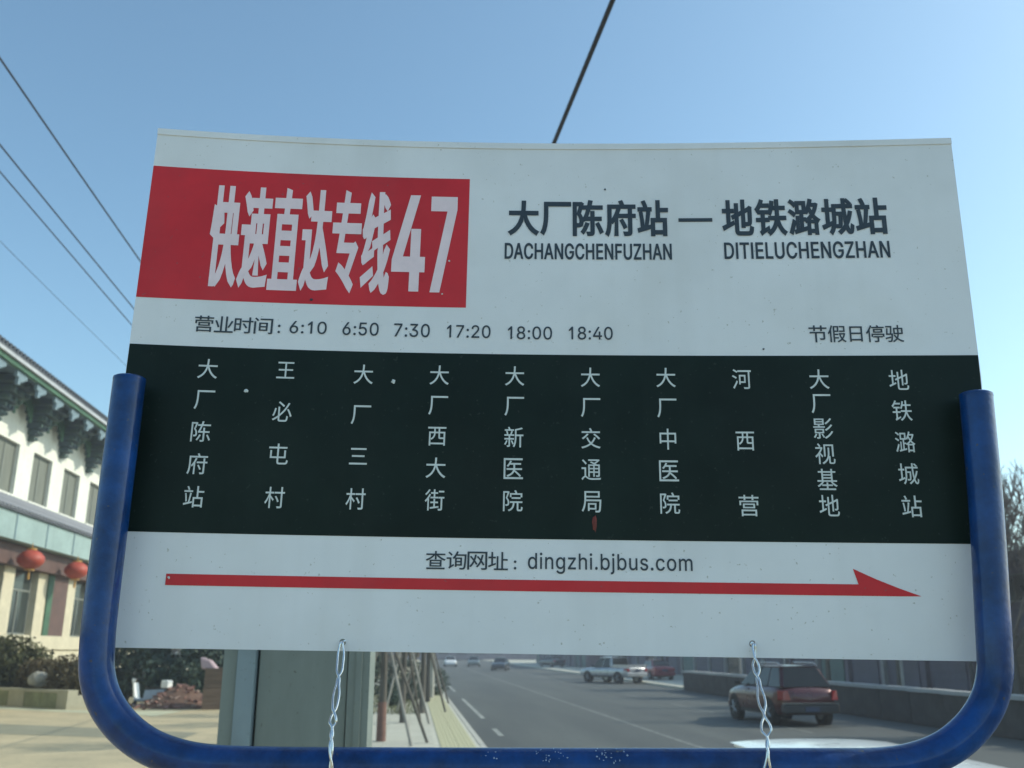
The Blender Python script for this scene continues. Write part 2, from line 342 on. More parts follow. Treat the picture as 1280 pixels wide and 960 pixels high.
# outlines of the Latin letters and figures printed on the sign (advance, splines of left handle, point, right handle)
GLYPH = {
'.':(188,[[[108,-4,95,-4,83,-4],[72,0,63,9,54,18],[50,28,50,41,50,54],[54,65,63,73,72,82],[83,87,95,87,108,87],[119,82,128,73,137,65],[141,54,141,41,141,28],[137,18,128,9,119,0]]]),
'0':(453,[[[264,-7,227,-7,189,-7],[157,3,130,24,103,45],[83,74,69,113,55,152],[48,199,48,254,48,309],[55,356,69,395,83,434],[104,464,130,484,157,505],[189,516,227,516,264,516],[296,505,323,484,350,464],[370,434,384,395,398,356],[405,309,405,254,405,199],[398,152,384,113,370,74],[350,45,323,24,297,3]],[[202,50,227,50,252,50],[273,58,290,74,308,90],[321,113,330,144,339,174],[344,211,344,254,344,297],[339,334,330,365,321,395],[308,419,290,435,273,451],[252,460,227,460,202,460],[180,451,163,435,146,419],[132,395,123,365,114,334],[109,297,109,254,109,211],[114,174,123,144,132,113],[146,90,163,74,180,58]]]),
'1':(420,[[[259,509,276,509,276,339],[276,170,276,0,255,0],[233,0,212,0,212,133],[212,267,212,400,176,377],[141,353,105,330,105,351],[105,371,105,392,145,431],[185,470,225,509,242,509]]]),
'2':(453,[[[172,0,64,0,64,16],[64,32,64,47,121,108],[177,168,234,229,254,249],[270,267,282,282,295,298],[304,313,311,327,317,341],[320,356,320,371,320,390],[316,405,308,419,299,432],[288,442,273,449,259,456],[242,460,224,460,204,460],[187,456,172,447,158,439],[147,428,139,413,131,399],[127,382,127,362,107,362],[86,362,66,362,66,392],[72,419,86,442,100,465],[119,483,143,496,167,509],[194,516,225,516,255,516],[282,509,306,497,329,484],[348,467,361,445,374,424],[381,399,381,372,381,354],[378,335,371,318,364,300],[353,280,336,259,319,237],[296,211,267,180,229,140],[191,100,153,60,153,59],[153,58,153,57,231,57],[310,57,389,57,389,38],[389,19,389,0,281,0]]]),
'3':(453,[[[252,-7,218,-7,187,-7],[158,-1,133,10,107,21],[86,37,70,57,54,78],[46,103,44,132,66,132],[87,132,109,132,111,114],[117,99,126,87,136,75],[149,65,165,59,181,53],[199,50,219,50,239,50],[258,53,275,61,292,68],[305,79,315,93,324,107],[329,124,329,145,329,163],[325,181,316,196,307,212],[293,224,275,234,256,243],[231,248,201,248,186,248],[172,248,157,248,157,265],[157,282,157,299,200,349],[244,399,288,448,288,450],[288,451,288,452,215,452],[142,452,70,452,70,471],[70,490,70,509,171,509],[272,509,372,509,372,493],[372,477,372,461,319,400],[265,339,211,278,211,282],[211,285,211,289,249,293],[281,288,308,276,335,263],[356,246,371,222,386,199],[393,173,393,145,393,115],[385,89,370,66,355,43],[335,25,309,12,282,0]]]),
'4':(453,[[[164,105,40,105,40,123],[40,141,40,158,109,275],[178,392,247,509,268,509],[289,509,311,509,243,394],[176,280,109,166,109,165],[109,164,109,163,210,163],[312,163,413,163,413,144],[413,125,413,105,289,105]],[[302,0,282,0,282,40],[282,81,282,121,282,130],[282,138,282,146,282,203],[282,260,282,318,302,318],[322,318,343,318,343,212],[343,106,343,0,322,0]]]),
'5':(453,[[[254,-7,221,-7,191,-7],[164,-1,140,11,116,23],[97,39,83,60,69,81],[61,104,60,130,81,130],[101,130,122,130,124,115],[129,101,138,89,147,77],[159,67,173,60,188,53],[204,50,221,50,242,50],[260,55,276,64,292,74],[305,87,314,104,323,121],[328,141,328,162,328,184],[323,204,314,221,304,238],[291,252,275,262,258,272],[239,277,218,277,201,277],[184,274,167,268,151,263],[138,255,128,246,108,248],[88,250,67,253,77,338],[86,423,96,509,186,509],[276,509,366,509,366,490],[366,471,366,452,294,452],[222,452,151,452,145,402],[139,352,134,301,135,301],[135,301,136,301,147,311],[161,319,178,325,194,331],[211,334,229,334,253,334],[274,329,294,321,313,313],[331,301,345,285,359,270],[371,252,379,231,387,210],[391,188,391,163,391,130],[384,101,369,76,354,50],[334,30,309,15,283,1]]]),
'6':(453,[[[258,-7,226,-7,195,-7],[167,0,142,15,118,29],[98,49,84,74,71,100],[64,129,64,162,64,186],[69,212,80,239,91,266],[110,300,137,340,176,396],[214,453,252,509,276,509],[299,509,322,509,265,426],[208,344,151,261,149,261],[147,261,145,261,150,271],[157,280,165,288,174,296],[184,302,196,307,207,312],[221,314,235,314,266,314],[293,308,316,295,339,282],[357,263,370,240,382,216],[389,189,389,157,389,125],[382,97,368,73,354,48],[334,28,310,14,286,0]],[[207,48,226,48,246,48],[264,53,279,63,294,72],[306,85,314,101,323,118],[327,136,327,157,327,178],[323,197,314,213,306,230],[294,242,279,251,264,261],[246,265,226,265,207,265],[189,261,174,252,159,243],[147,230,138,214,129,198],[125,179,125,158,125,137],[129,118,138,102,147,85],[159,72,174,63,189,53]]]),
'7':(453,[[[120,0,97,0,172,149],[248,299,323,448,323,450],[323,451,323,452,236,452],[149,452,62,452,62,471],[62,490,62,509,172,509],[281,509,391,509,391,489],[391,469,391,449,315,299],[240,150,165,0,142,0]]]),
'8':(453,[[[260,-7,226,-7,192,-7],[162,-1,136,11,109,24],[89,40,74,62,59,83],[52,108,52,135,52,157],[56,177,65,195,74,213],[86,229,101,241,116,253],[133,261,153,265,153,265],[153,266,153,267,128,273],[108,287,93,308,78,329],[70,353,70,380,70,406],[77,429,90,450,104,470],[122,486,146,498,169,510],[196,516,226,516,256,516],[283,510,306,498,329,486],[348,470,361,450,375,429],[382,406,382,380,382,353],[374,329,359,308,344,287],[325,273,300,267,300,266],[300,265,300,265,319,261],[336,253,351,241,366,229],[378,213,387,195,396,177],[401,157,401,135,401,108],[393,83,378,62,364,40],[343,24,317,11,291,-1]],[[204,49,226,49,249,49],[268,53,285,60,301,68],[314,78,323,91,332,105],[337,121,337,139,337,158],[332,174,322,189,313,203],[300,214,283,223,266,231],[247,235,226,235,205,235],[186,231,169,223,152,214],[139,203,130,189,120,174],[115,158,115,139,115,121],[120,105,129,91,138,78],[151,68,167,60,184,53]],[[208,290,226,290,244,290],[260,293,274,300,288,307],[299,318,307,330,315,343],[319,358,319,376,319,393],[315,407,308,420,300,433],[289,443,275,449,261,456],[245,460,226,460,208,460],[191,456,177,449,163,443],[152,433,145,420,137,407],[133,393,133,376,133,358],[137,343,145,330,152,318],[163,307,178,300,192,293]]]),
'9':(453,[[[195,516,226,516,258,516],[286,508,310,494,335,480],[354,460,368,434,382,409],[389,380,389,347,389,323],[383,297,373,270,362,243],[343,209,315,168,277,112],[239,56,200,0,177,0],[154,0,130,0,187,83],[244,165,301,248,303,248],[305,248,307,248,303,238],[296,229,287,221,279,213],[269,207,257,202,245,197],[232,195,218,195,187,195],[160,201,137,214,114,227],[96,245,83,269,70,292],[64,320,64,352,64,384],[71,412,85,436,99,461],[118,480,143,494,167,508]],[[246,460,226,460,207,460],[189,456,174,446,159,437],[147,424,138,407,130,391],[125,372,125,352,125,330],[130,312,138,295,147,279],[159,266,174,257,189,248],[207,243,226,243,246,243],[263,248,279,257,294,266],[306,279,314,295,323,311],[327,330,327,350,327,372],[323,391,314,407,306,424],[294,437,279,446,264,456]]]),
':':(188,[[[108,-4,95,-4,83,-4],[72,0,63,9,54,18],[50,28,50,41,50,54],[54,65,63,73,72,82],[83,87,95,87,108,87],[119,82,128,73,137,65],[141,54,141,41,141,28],[137,18,128,9,119,0]],[[108,271,95,271,83,271],[72,275,63,284,54,293],[50,304,50,316,50,329],[54,340,63,349,72,357],[83,362,95,362,108,362],[119,357,128,349,137,340],[141,329,141,316,141,304],[137,293,128,284,119,275]]]),
'A':(480,[[[39,0,16,0,78,170],[140,339,201,509,226,509],[251,509,276,509,338,339],[401,170,463,0,440,0],[418,0,395,0,359,101],[323,202,287,302,281,321],[273,344,264,372,255,400],[245,435,232,478,236,478],[241,478,245,478,233,435],[222,399,213,371,204,343],[196,320,191,302,155,202],[120,101,85,0,62,0]],[[197,142,110,142,110,161],[110,180,110,199,197,199],[283,199,370,199,370,180],[370,161,370,142,283,142]]]),
'C':(510,[[[293,-7,267,-7,223,-7],[184,4,150,25,116,46],[89,76,70,115,50,154],[40,201,40,254,40,308],[50,354,70,393,89,432],[116,462,150,484,184,505],[223,516,267,516,293,516],[317,512,340,504,363,497],[384,486,402,471,420,457],[436,439,448,418,460,398],[468,374,473,348,451,348],[430,348,408,348,404,366],[398,381,389,395,381,408],[370,419,357,428,345,438],[331,444,315,449,300,454],[284,456,267,456,236,456],[208,448,184,432,159,417],[139,394,125,364,111,334],[103,297,103,254,103,211],[111,175,125,145,140,115],[159,92,184,76,209,61],[236,53,267,53,284,53],[300,55,315,60,331,65],[345,71,357,81,370,90],[381,101,389,114,398,128],[404,143,408,160,430,160],[451,160,473,160,469,135],[460,111,448,91,436,70],[421,52,402,38,384,23],[363,12,341,5,318,-3]]]),
'D':(502,[[[271,0,219,0,178,0],[137,0,96,0,96,19],[96,38,96,57,136,57],[175,57,215,57,256,57],[291,65,318,81,345,97],[366,119,379,149,392,179],[399,214,399,255,399,296],[392,331,379,361,366,390],[346,412,320,428,293,444],[260,452,221,452,178,452],[136,452,93,452,93,471],[93,490,93,509,137,509],[181,509,225,509,275,509],[317,499,353,478,388,458],[415,429,433,391,452,353],[462,308,462,255,462,202],[452,157,433,119,414,81],[387,51,351,31,314,10]],[[103,509,125,509,125,339],[125,170,125,0,103,0],[82,0,60,0,60,170],[60,339,60,509,82,509]]]),
'E':(419,[[[165,0,60,0,60,170],[60,339,60,509,164,509],[268,509,372,509,372,490],[372,471,372,452,290,452],[207,452,125,452,125,396],[125,341,125,286,202,286],[278,286,355,286,355,267],[355,248,355,229,278,229],[202,229,125,229,125,172],[125,114,125,57,208,57],[292,57,375,57,375,38],[375,19,375,0,270,0]]]),
'F':(410,[[[82,0,60,0,60,170],[60,339,60,509,163,509],[266,509,369,509,369,490],[369,471,369,452,288,452],[206,452,125,452,125,394],[125,336,125,278,198,278],[272,278,346,278,346,259],[346,240,346,221,272,221],[198,221,125,221,125,147],[125,74,125,0,103,0]]]),
'G':(520,[[[309,-7,269,-7,223,-7],[184,4,149,25,115,46],[88,77,69,116,50,155],[40,201,40,254,40,308],[50,354,69,393,88,432],[115,462,149,484,183,505],[221,516,265,516,292,516],[317,512,340,504,364,496],[385,484,403,469,422,454],[437,437,449,416,461,396],[470,373,474,349,452,349],[430,349,408,349,403,365],[396,380,387,393,379,406],[368,417,356,427,344,436],[330,444,315,448,300,453],[283,456,265,456,235,456],[208,448,183,432,159,417],[139,394,125,364,111,334],[103,297,103,254,103,211],[111,175,125,145,140,115],[159,92,184,76,209,61],[237,53,269,53,297,53],[323,59,345,71,367,83],[384,101,396,123,409,146],[415,172,415,202,421,201],[428,200,434,199,384,199],[333,199,283,199,283,218],[283,237,283,256,348,256],[413,256,478,256,478,237],[478,219,478,200,478,158],[469,122,451,91,433,60],[408,36,377,19,345,2]]]),
'H':(517,[[[82,0,60,0,60,170],[60,339,60,509,82,509],[103,509,125,509,125,435],[125,362,125,289,214,289],[303,289,392,289,392,362],[392,435,392,509,414,509],[435,509,457,509,457,339],[457,170,457,0,435,0],[414,0,392,0,392,77],[392,155,392,232,303,232],[214,232,125,232,125,155],[125,77,125,0,103,0]]]),
'I':(186,[[[82,0,60,0,60,170],[60,339,60,509,82,509],[104,509,126,509,126,339],[126,170,126,0,104,0]]]),
'L':(393,[[[160,0,60,0,60,170],[60,339,60,509,82,509],[103,509,125,509,125,358],[125,208,125,57,203,57],[282,57,361,57,361,38],[361,19,361,0,261,0]]]),
'N':(523,[[[82,0,60,0,60,170],[60,339,60,509,85,509],[111,509,136,509,205,400],[274,291,343,183,349,174],[355,164,363,151,370,138],[379,123,388,107,396,90],[405,73,414,55,411,55],[408,54,405,54,403,72],[401,90,401,108,400,126],[399,142,399,157,399,172],[399,185,399,195,399,300],[399,404,399,509,420,509],[442,509,463,509,463,339],[463,170,463,0,438,0],[412,0,387,0,325,97],[264,193,202,290,194,303],[186,316,177,331,169,345],[159,362,148,381,137,400],[123,424,108,452,111,453],[115,453,119,454,120,428],[121,405,122,384,123,362],[124,344,124,328,125,312],[125,300,125,291,125,194],[125,97,125,0,103,0]]]),
'T':(449,[[[85,452,32,452,32,471],[32,490,32,509,160,509],[288,509,417,509,417,490],[417,471,417,452,363,452],[310,452,257,452,257,301],[257,151,257,0,235,0],[214,0,193,0,193,151],[193,301,193,452,139,452]]]),
'U':(517,[[[299,-8,259,-8,219,-8],[184,0,154,15,124,31],[101,53,85,80,68,107],[60,138,60,173,60,285],[60,397,60,509,81,509],[103,509,124,509,124,399],[124,288,124,178,124,154],[130,132,141,113,152,94],[167,79,187,68,207,57],[231,52,259,52,287,52],[311,57,331,68,351,79],[366,94,377,113,387,132],[393,154,393,178,393,288],[393,399,393,509,414,509],[436,509,457,509,457,397],[457,285,457,173,457,138],[449,107,433,80,416,53],[393,31,363,15,334,0]]]),
'Z':(438,[[[161,0,42,0,42,15],[42,31,42,46,119,159],[196,272,273,385,284,400],[295,415,306,431,318,446],[329,461,341,476,343,469],[346,461,348,454,327,453],[306,453,285,452,264,452],[244,452,223,452,162,452],[101,452,40,452,40,471],[40,490,40,509,159,509],[278,509,397,509,397,493],[397,477,397,462,321,351],[245,240,169,129,158,113],[146,97,134,81,122,65],[110,49,97,33,95,40],[93,47,90,54,111,55],[132,56,152,57,173,57],[193,57,214,57,276,57],[338,57,399,57,399,38],[399,19,399,0,280,0]]]),
'b':(424,[[[261,-8,229,-8,206,-8],[187,-4,172,4,158,12],[146,21,138,31,129,42],[123,51,118,59,116,59],[114,59,112,59,112,39],[112,20,112,0,92,0],[72,0,53,0,53,170],[53,339,53,509,73,509],[93,509,114,509,114,446],[114,382,114,319,115,319],[117,319,118,319,123,327],[129,336,137,346,145,356],[157,365,171,373,186,381],[205,384,229,384,261,384],[289,376,313,361,337,345],[356,322,370,293,383,263],[390,229,390,189,390,149],[383,114,370,84,356,55],[337,32,313,16,289,0]],[[197,47,220,47,244,47],[263,53,279,66,295,78],[308,95,316,117,324,138],[328,162,328,189,328,216],[324,240,316,261,308,282],[296,299,280,311,264,324],[244,330,220,330,197,330],[177,324,161,312,145,300],[133,284,125,263,117,242],[113,217,113,189,113,161],[117,136,125,115,133,94],[146,77,162,65,178,53]]]),
'c':(396,[[[226,-8,207,-8,173,-8],[143,0,117,16,91,33],[71,56,56,85,41,114],[34,149,34,187,34,227],[41,262,56,291,71,321],[91,343,117,360,143,376],[173,384,207,384,226,384],[243,382,260,377,276,372],[292,365,305,356,319,347],[330,335,340,322,350,309],[357,294,362,277,342,272],[322,267,303,262,300,272],[296,281,290,289,285,297],[278,305,270,311,262,317],[253,322,242,325,232,328],[220,330,207,330,182,330],[161,323,145,310,129,297],[116,280,108,258,100,237],[96,213,96,187,96,162],[100,139,108,117,116,96],[129,79,145,66,161,53],[182,46,207,46,220,46],[232,48,243,52,253,55],[263,60,271,66,279,72],[286,80,292,89,297,97],[301,107,304,117,324,112],[343,107,363,102,358,85],[351,70,341,56,332,43],[320,31,306,21,293,12],[277,4,261,-1,244,-6]]]),
'd':(424,[[[219,-8,195,-8,164,-8],[136,0,111,16,87,32],[68,55,55,84,41,114],[34,149,34,189,34,229],[41,263,55,293,69,322],[88,345,112,361,136,376],[164,384,196,384,219,384],[238,381,253,373,268,365],[279,356,287,346,296,336],[302,327,306,319,308,319],[309,319,311,319,311,382],[311,446,311,509,331,509],[351,509,372,509,372,339],[372,170,372,0,352,0],[332,0,313,0,313,20],[313,39,313,59,311,59],[309,59,307,59,302,51],[295,42,287,31,278,21],[267,12,252,4,238,-4]],[[181,47,205,47,227,47],[247,53,263,65,279,77],[291,94,299,115,308,136],[312,161,312,189,312,217],[308,242,300,263,292,284],[279,300,263,312,247,324],[228,330,205,330,181,330],[161,324,145,311,129,299],[116,282,108,261,100,240],[96,216,96,189,96,162],[100,138,109,117,117,95],[129,78,145,66,161,53]]]),
'g':(425,[[[238,-151,207,-151,179,-151],[155,-147,134,-140,113,-132],[96,-123,82,-110,69,-98],[58,-84,51,-69,67,-60],[84,-50,101,-41,107,-49],[113,-57,122,-66,130,-75],[141,-82,154,-88,168,-94],[186,-97,207,-97,238,-97],[263,-90,282,-75,302,-60],[311,-37,311,-6,311,19],[311,44,311,68,310,68],[308,68,306,68,301,60],[295,51,287,41,278,32],[267,23,252,16,238,8],[219,5,195,5,164,5],[137,12,113,27,88,41],[69,62,55,90,41,118],[34,152,34,191,34,230],[41,264,55,293,69,322],[88,345,112,361,137,376],[165,384,196,384,220,384],[239,381,253,373,268,365],[280,356,288,346,297,336],[303,327,308,319,309,319],[311,319,313,319,313,339],[313,359,313,379,333,379],[353,379,372,379,372,250],[372,121,372,-9,372,-42],[365,-69,350,-90,335,-111],[316,-126,291,-136,266,-146]],[[181,59,205,59,228,59],[248,64,264,75,280,86],[292,101,300,121,308,141],[312,165,312,193,312,220],[308,243,300,264,292,284],[280,301,264,312,248,324],[228,330,205,330,181,330],[161,324,145,312,129,299],[117,283,109,262,100,242],[96,219,96,193,96,166],[100,143,109,123,117,103],[129,87,145,76,162,65]]]),
'h':(410,[[[114,249,114,227,114,151],[114,76,114,0,93,0],[73,0,53,0,53,170],[53,339,53,509,73,509],[93,509,114,509,114,435],[114,361,114,287,110,287],[106,287,102,287,114,322],[131,347,152,362,174,377],[199,384,227,384,253,384],[276,379,295,369,315,358],[330,342,341,321,352,299],[357,273,357,240,357,160],[357,80,357,0,337,0],[316,0,296,0,296,78],[296,157,296,235,296,265],[288,288,273,304,258,321],[237,329,210,329,192,329],[175,325,161,317,146,309],[135,298,126,283,118,267]]]),
'i':(167,[[[73,0,53,0,53,126],[53,253,53,379,73,379],[93,379,114,379,114,253],[114,126,114,0,93,0]],[[95,443,84,443,72,443],[62,447,54,455,45,462],[41,472,41,483,41,494],[45,504,54,512,62,520],[72,524,84,524,95,524],[106,520,114,512,122,504],[126,494,126,483,126,472],[122,462,114,455,106,447]]]),
'j':(167,[[[53,243,53,379,73,379],[93,379,114,379,114,243],[114,106,114,-30,114,-53],[110,-73,102,-90,93,-107],[81,-120,65,-129,48,-138],[28,-143,4,-143,-1,-143],[-5,-143,-10,-143,-10,-124],[-10,-105,-10,-87,-6,-87],[-2,-87,2,-87,20,-87],[32,-82,40,-72,49,-62],[53,-48,53,-29,53,107]],[[95,443,83,443,72,443],[62,447,53,455,45,462],[41,472,41,483,41,494],[45,504,53,512,62,520],[72,524,83,524,95,524],[105,520,114,512,122,504],[126,494,126,483,126,472],[122,462,114,455,105,447]]]),
'm':(610,[[[73,0,53,0,53,126],[53,253,53,379,72,379],[92,379,112,379,112,351],[112,323,112,295,111,295],[109,295,108,295,113,316],[121,332,132,346,144,359],[157,369,172,376,187,383],[203,386,219,386,247,386],[270,378,287,361,305,344],[316,322,321,295,318,295],[315,295,312,295,317,313],[325,329,337,343,349,357],[364,367,381,375,398,382],[416,386,437,386,459,386],[479,381,497,372,515,362],[530,348,541,328,551,309],[557,285,557,255,557,170],[557,85,557,0,536,0],[516,0,496,0,496,85],[496,169,496,254,496,281],[488,301,473,313,457,325],[439,330,419,330,402,330],[387,327,374,320,362,313],[352,303,345,290,339,278],[335,263,335,247,335,165],[335,82,335,0,315,0],[295,0,274,0,274,87],[274,173,274,260,274,281],[267,298,253,311,239,324],[221,330,199,330,185,330],[171,327,158,320,144,313],[134,303,126,289,118,276],[114,258,114,238,114,159],[114,79,114,0,93,0]]]),
'n':(410,[[[114,249,114,227,114,151],[114,76,114,0,93,0],[73,0,53,0,53,126],[53,253,53,379,72,379],[92,379,112,379,112,349],[112,318,112,287,109,287],[106,287,102,287,114,322],[131,347,152,362,174,377],[199,384,227,384,253,384],[276,379,295,369,314,358],[330,342,341,321,352,299],[357,273,357,240,357,160],[357,80,357,0,337,0],[316,0,296,0,296,78],[296,157,296,235,296,265],[288,288,273,304,258,321],[237,329,210,329,192,329],[175,325,161,317,146,309],[135,298,126,283,118,267]]]),
'o':(415,[[[242,-8,207,-8,173,-8],[143,0,117,16,91,33],[71,56,56,85,41,114],[34,149,34,187,34,227],[41,262,56,291,71,321],[91,343,117,360,143,376],[173,384,207,384,242,384],[273,376,299,360,325,343],[345,321,359,291,374,262],[381,227,381,187,381,149],[374,114,359,85,345,56],[325,33,299,16,273,0]],[[182,46,207,46,233,46],[254,53,270,66,287,79],[299,96,307,117,315,139],[319,162,319,187,319,213],[315,236,307,258,299,280],[287,297,270,310,254,323],[233,330,207,330,182,330],[161,323,145,310,129,297],[116,280,108,258,100,237],[96,213,96,187,96,162],[100,139,108,117,116,96],[129,79,145,66,161,53]]]),
's':(365,[[[211,-8,182,-8,156,-8],[133,-4,112,3,92,11],[75,23,62,38,49,53],[40,72,36,94,55,98],[74,102,94,107,99,86],[109,70,124,60,139,50],[158,45,181,45,208,45],[229,51,244,62,260,74],[268,87,268,103,268,116],[263,127,254,136,245,144],[231,151,212,155,191,160],[170,165,149,170,115,178],[89,191,72,208,55,225],[47,247,47,274,47,296],[53,315,65,332,77,348],[94,361,115,370,136,380],[160,384,187,384,213,384],[235,380,254,372,272,365],[287,353,299,339,310,325],[319,309,324,290,305,286],[287,281,268,277,263,292],[255,304,243,316,230,327],[212,333,187,333,165,333],[146,327,131,317,116,306],[109,293,109,277,109,263],[114,252,124,243,134,235],[150,228,172,223,191,218],[210,214,229,209,264,201],[290,188,306,171,323,154],[331,133,331,107,331,84],[325,64,312,47,300,30],[282,16,260,6,237,-3]]]),
'u':(410,[[[211,-5,182,-5,157,-5],[134,0,115,11,95,21],[80,37,69,59,58,80],[53,107,53,139,53,219],[53,299,53,379,73,379],[93,379,114,379,114,301],[114,222,114,144,114,114],[121,91,137,75,152,58],[173,50,200,50,218,50],[235,54,249,62,264,70],[275,81,283,97,292,112],[296,131,296,153,296,228],[296,304,296,379,316,379],[337,379,357,379,357,253],[357,126,357,0,337,0],[318,0,298,0,298,31],[298,61,298,92,301,92],[304,92,307,92,295,57],[279,32,257,17,235,2]]]),
'z':(380,[[[141,0,42,0,42,15],[42,30,42,46,112,137],[183,228,254,320,254,321],[254,322,254,323,185,323],[117,323,48,323,48,342],[48,361,48,379,143,379],[238,379,333,379,333,363],[333,347,333,331,264,241],[195,150,126,60,126,59],[126,58,126,56,197,56],[268,56,339,56,339,38],[339,19,339,0,240,0]]])
}

# ------------------------------------------------------------------ the sign board (a gently bowed sheet)
BW, BH = 0.8, 0.50502
B_C = (0.03788, 0.836, 0.24911)
B_YAW, B_LEAN, B_ROLL = -0.00328, 0.00113, -0.01334
def rot_head(x, y):
    c, s = math.cos(-HEAD), math.sin(-HEAD)
    return x * c - y * s, x * s + y * c
def board(u, v, off=0.0):
    """point of the board's front face: u 0..1 across, v 0..1 upward, off = metres towards the reader"""
    a = 2 * u - 1
    # the lower right corner is cut a little narrower than the rest
    lx = (u - 0.5) * BW - (0.014 * max(0, .5 - v) / .5 if u > .985 else 0)
    lz = (v - 0.5) * BH
    ly = (0.01317 * (1 - v) + 0.0203 * v) * (1 - a * a) - 0.00462 * (a - a ** 3) - off
    c, s = math.cos(B_ROLL), math.sin(B_ROLL); lx, lz = lx * c - lz * s, lx * s + lz * c
    c, s = math.cos(B_LEAN), math.sin(B_LEAN); ly, lz = ly * c - lz * s, ly * s + lz * c
    c, s = math.cos(B_YAW), math.sin(B_YAW); lx, ly = lx * c - ly * s, lx * s + ly * c
    x, y = rot_head(lx + B_C[0], ly + B_C[1])
    return Vector((x, y, lz + B_C[2] + CAM_H))

SIGN_POS = board(0.5, 0.0); SIGN_POS.z = 0.0
sign = thing('bus_stop_sign', 'white route board with red 47 field and black station band in a blue tube frame', 'bus stop sign', SIGN_POS)
def sign_obj(name, mb, m, parent, smooth=None):
    mb.v = [tuple(Vector(p) - SIGN_POS) for p in mb.v]
    return mb.build(name, m, parent, smooth)

def slab_on_board(u0, u1, v0, v1, off0, off1, nu=40, nv=3, mb=None, round_c=0.0):
    mb = mb or MB()
    vs, fs = [], []
    for off in (off1, off0):
        for j in range(nv + 1):
            for i in range(nu + 1):
                vs.append(board(u0 + (u1 - u0) * i / nu, v0 + (v1 - v0) * j / nv, off))
    n1 = (nu + 1) * (nv + 1)
    ix = lambda s, i, j: s * n1 + j * (nu + 1) + i
    for j in range(nv):
        for i in range(nu):
            fs.append((ix(0, i, j), ix(0, i + 1, j), ix(0, i + 1, j + 1), ix(0, i, j + 1)))
            fs.append((ix(1, i, j + 1), ix(1, i + 1, j + 1), ix(1, i + 1, j), ix(1, i, j)))
    for i in range(nu):
        fs.append((ix(1, i, 0), ix(1, i + 1, 0), ix(0, i + 1, 0), ix(0, i, 0)))
        fs.append((ix(0, i, nv), ix(0, i + 1, nv), ix(1, i + 1, nv), ix(1, i, nv)))
    for j in range(nv):
        fs.append((ix(0, 0, j), ix(0, 0, j + 1), ix(1, 0, j + 1), ix(1, 0, j)))
        fs.append((ix(1, nu, j), ix(1, nu, j + 1), ix(0, nu, j + 1), ix(0, nu, j)))
    mb.add(vs, fs)
    return mb

panel = sign_obj('sign_panel', slab_on_board(0, 1, 0, 1, -0.0022, 0.0, 60, 16), M['white_print'], sign)
HOLES = [(0.2712, 0.0146), (0.72, 0.0228)]
# drill the two wire holes through the sheet
for hu, hv in HOLES:
    c_ = board(hu, hv) - SIGN_POS
    cut = MB(); cut.lathe([(0.0031, -0.03), (0.0031, 0.03)], 20, Matrix.Translation(c_) @ Matrix.Rotation(-HEAD, 4, 'Z') @ Matrix.Rotation(math.pi / 2, 4, 'X'))
    co = cut.build('cutter', M['alu'])
    co.location = SIGN_POS
    md = panel.modifiers.new('hole', 'BOOLEAN'); md.operation = 'DIFFERENCE'; md.object = co; md.solver = 'EXACT'
    bpy.context.view_layer.update()
    dg = bpy.context.evaluated_depsgraph_get()
    nm = bpy.data.meshes.new_from_object(panel.evaluated_get(dg), depsgraph=dg)
    panel.modifiers.clear()
    panel.data = nm
    bpy.data.objects.remove(co)
panel.data.polygons.foreach_set('use_smooth', [True] * len(panel.data.polygons))
panel.data.set_sharp_from_angle(angle=R(30))

sign_obj('red_field', slab_on_board(0.0004, 0.3949, 0.6409, 0.9182, 0.0, 0.0003, 24, 4), M['red_print'], panel)
sign_obj('station_band', slab_on_board(0.0004, 0.9996, 0.1984, 0.5472, 0.0, 0.0003, 60, 4), M['band_print'], panel)
# folded edge lip along the top
sign_obj('top_lip', slab_on_board(0.0, 1.0, 0.988, 1.001, 0.0002, 0.0010, 60, 1), M['white_print'], panel)

# arrow
am = MB()
def arrow_pts():
    top, bot = [], []
    for i in range(25):
        u = 0.0727 + (0.8352 - 0.0727) * i / 24
        top.append((u, 0.1262)); bot.append((u, 0.1066))
    return top, bot
tp, bt = arrow_pts()
vs = [board(u, v, 0.0004) for u, v in tp + bt]
am.add(vs, [(25 + i, 26 + i, i + 1, i) for i in range(24)])
hd = [(0.8352, 0.1066), (0.858, 0.1066), (0.882, 0.1066), (0.9060, 0.1070), (0.8830, 0.1200), (0.8590, 0.1352), (0.8345, 0.1530), (0.8392, 0.1262), (0.8352, 0.1262)]
am.add([board(u, v, 0.0004) for u, v in hd], [(0, 1, 7, 8), (1, 5, 7), (1, 2, 4, 5), (2, 3, 4), (7, 5, 6)])
sign_obj('direction_arrow', am, M['red_print'], panel)

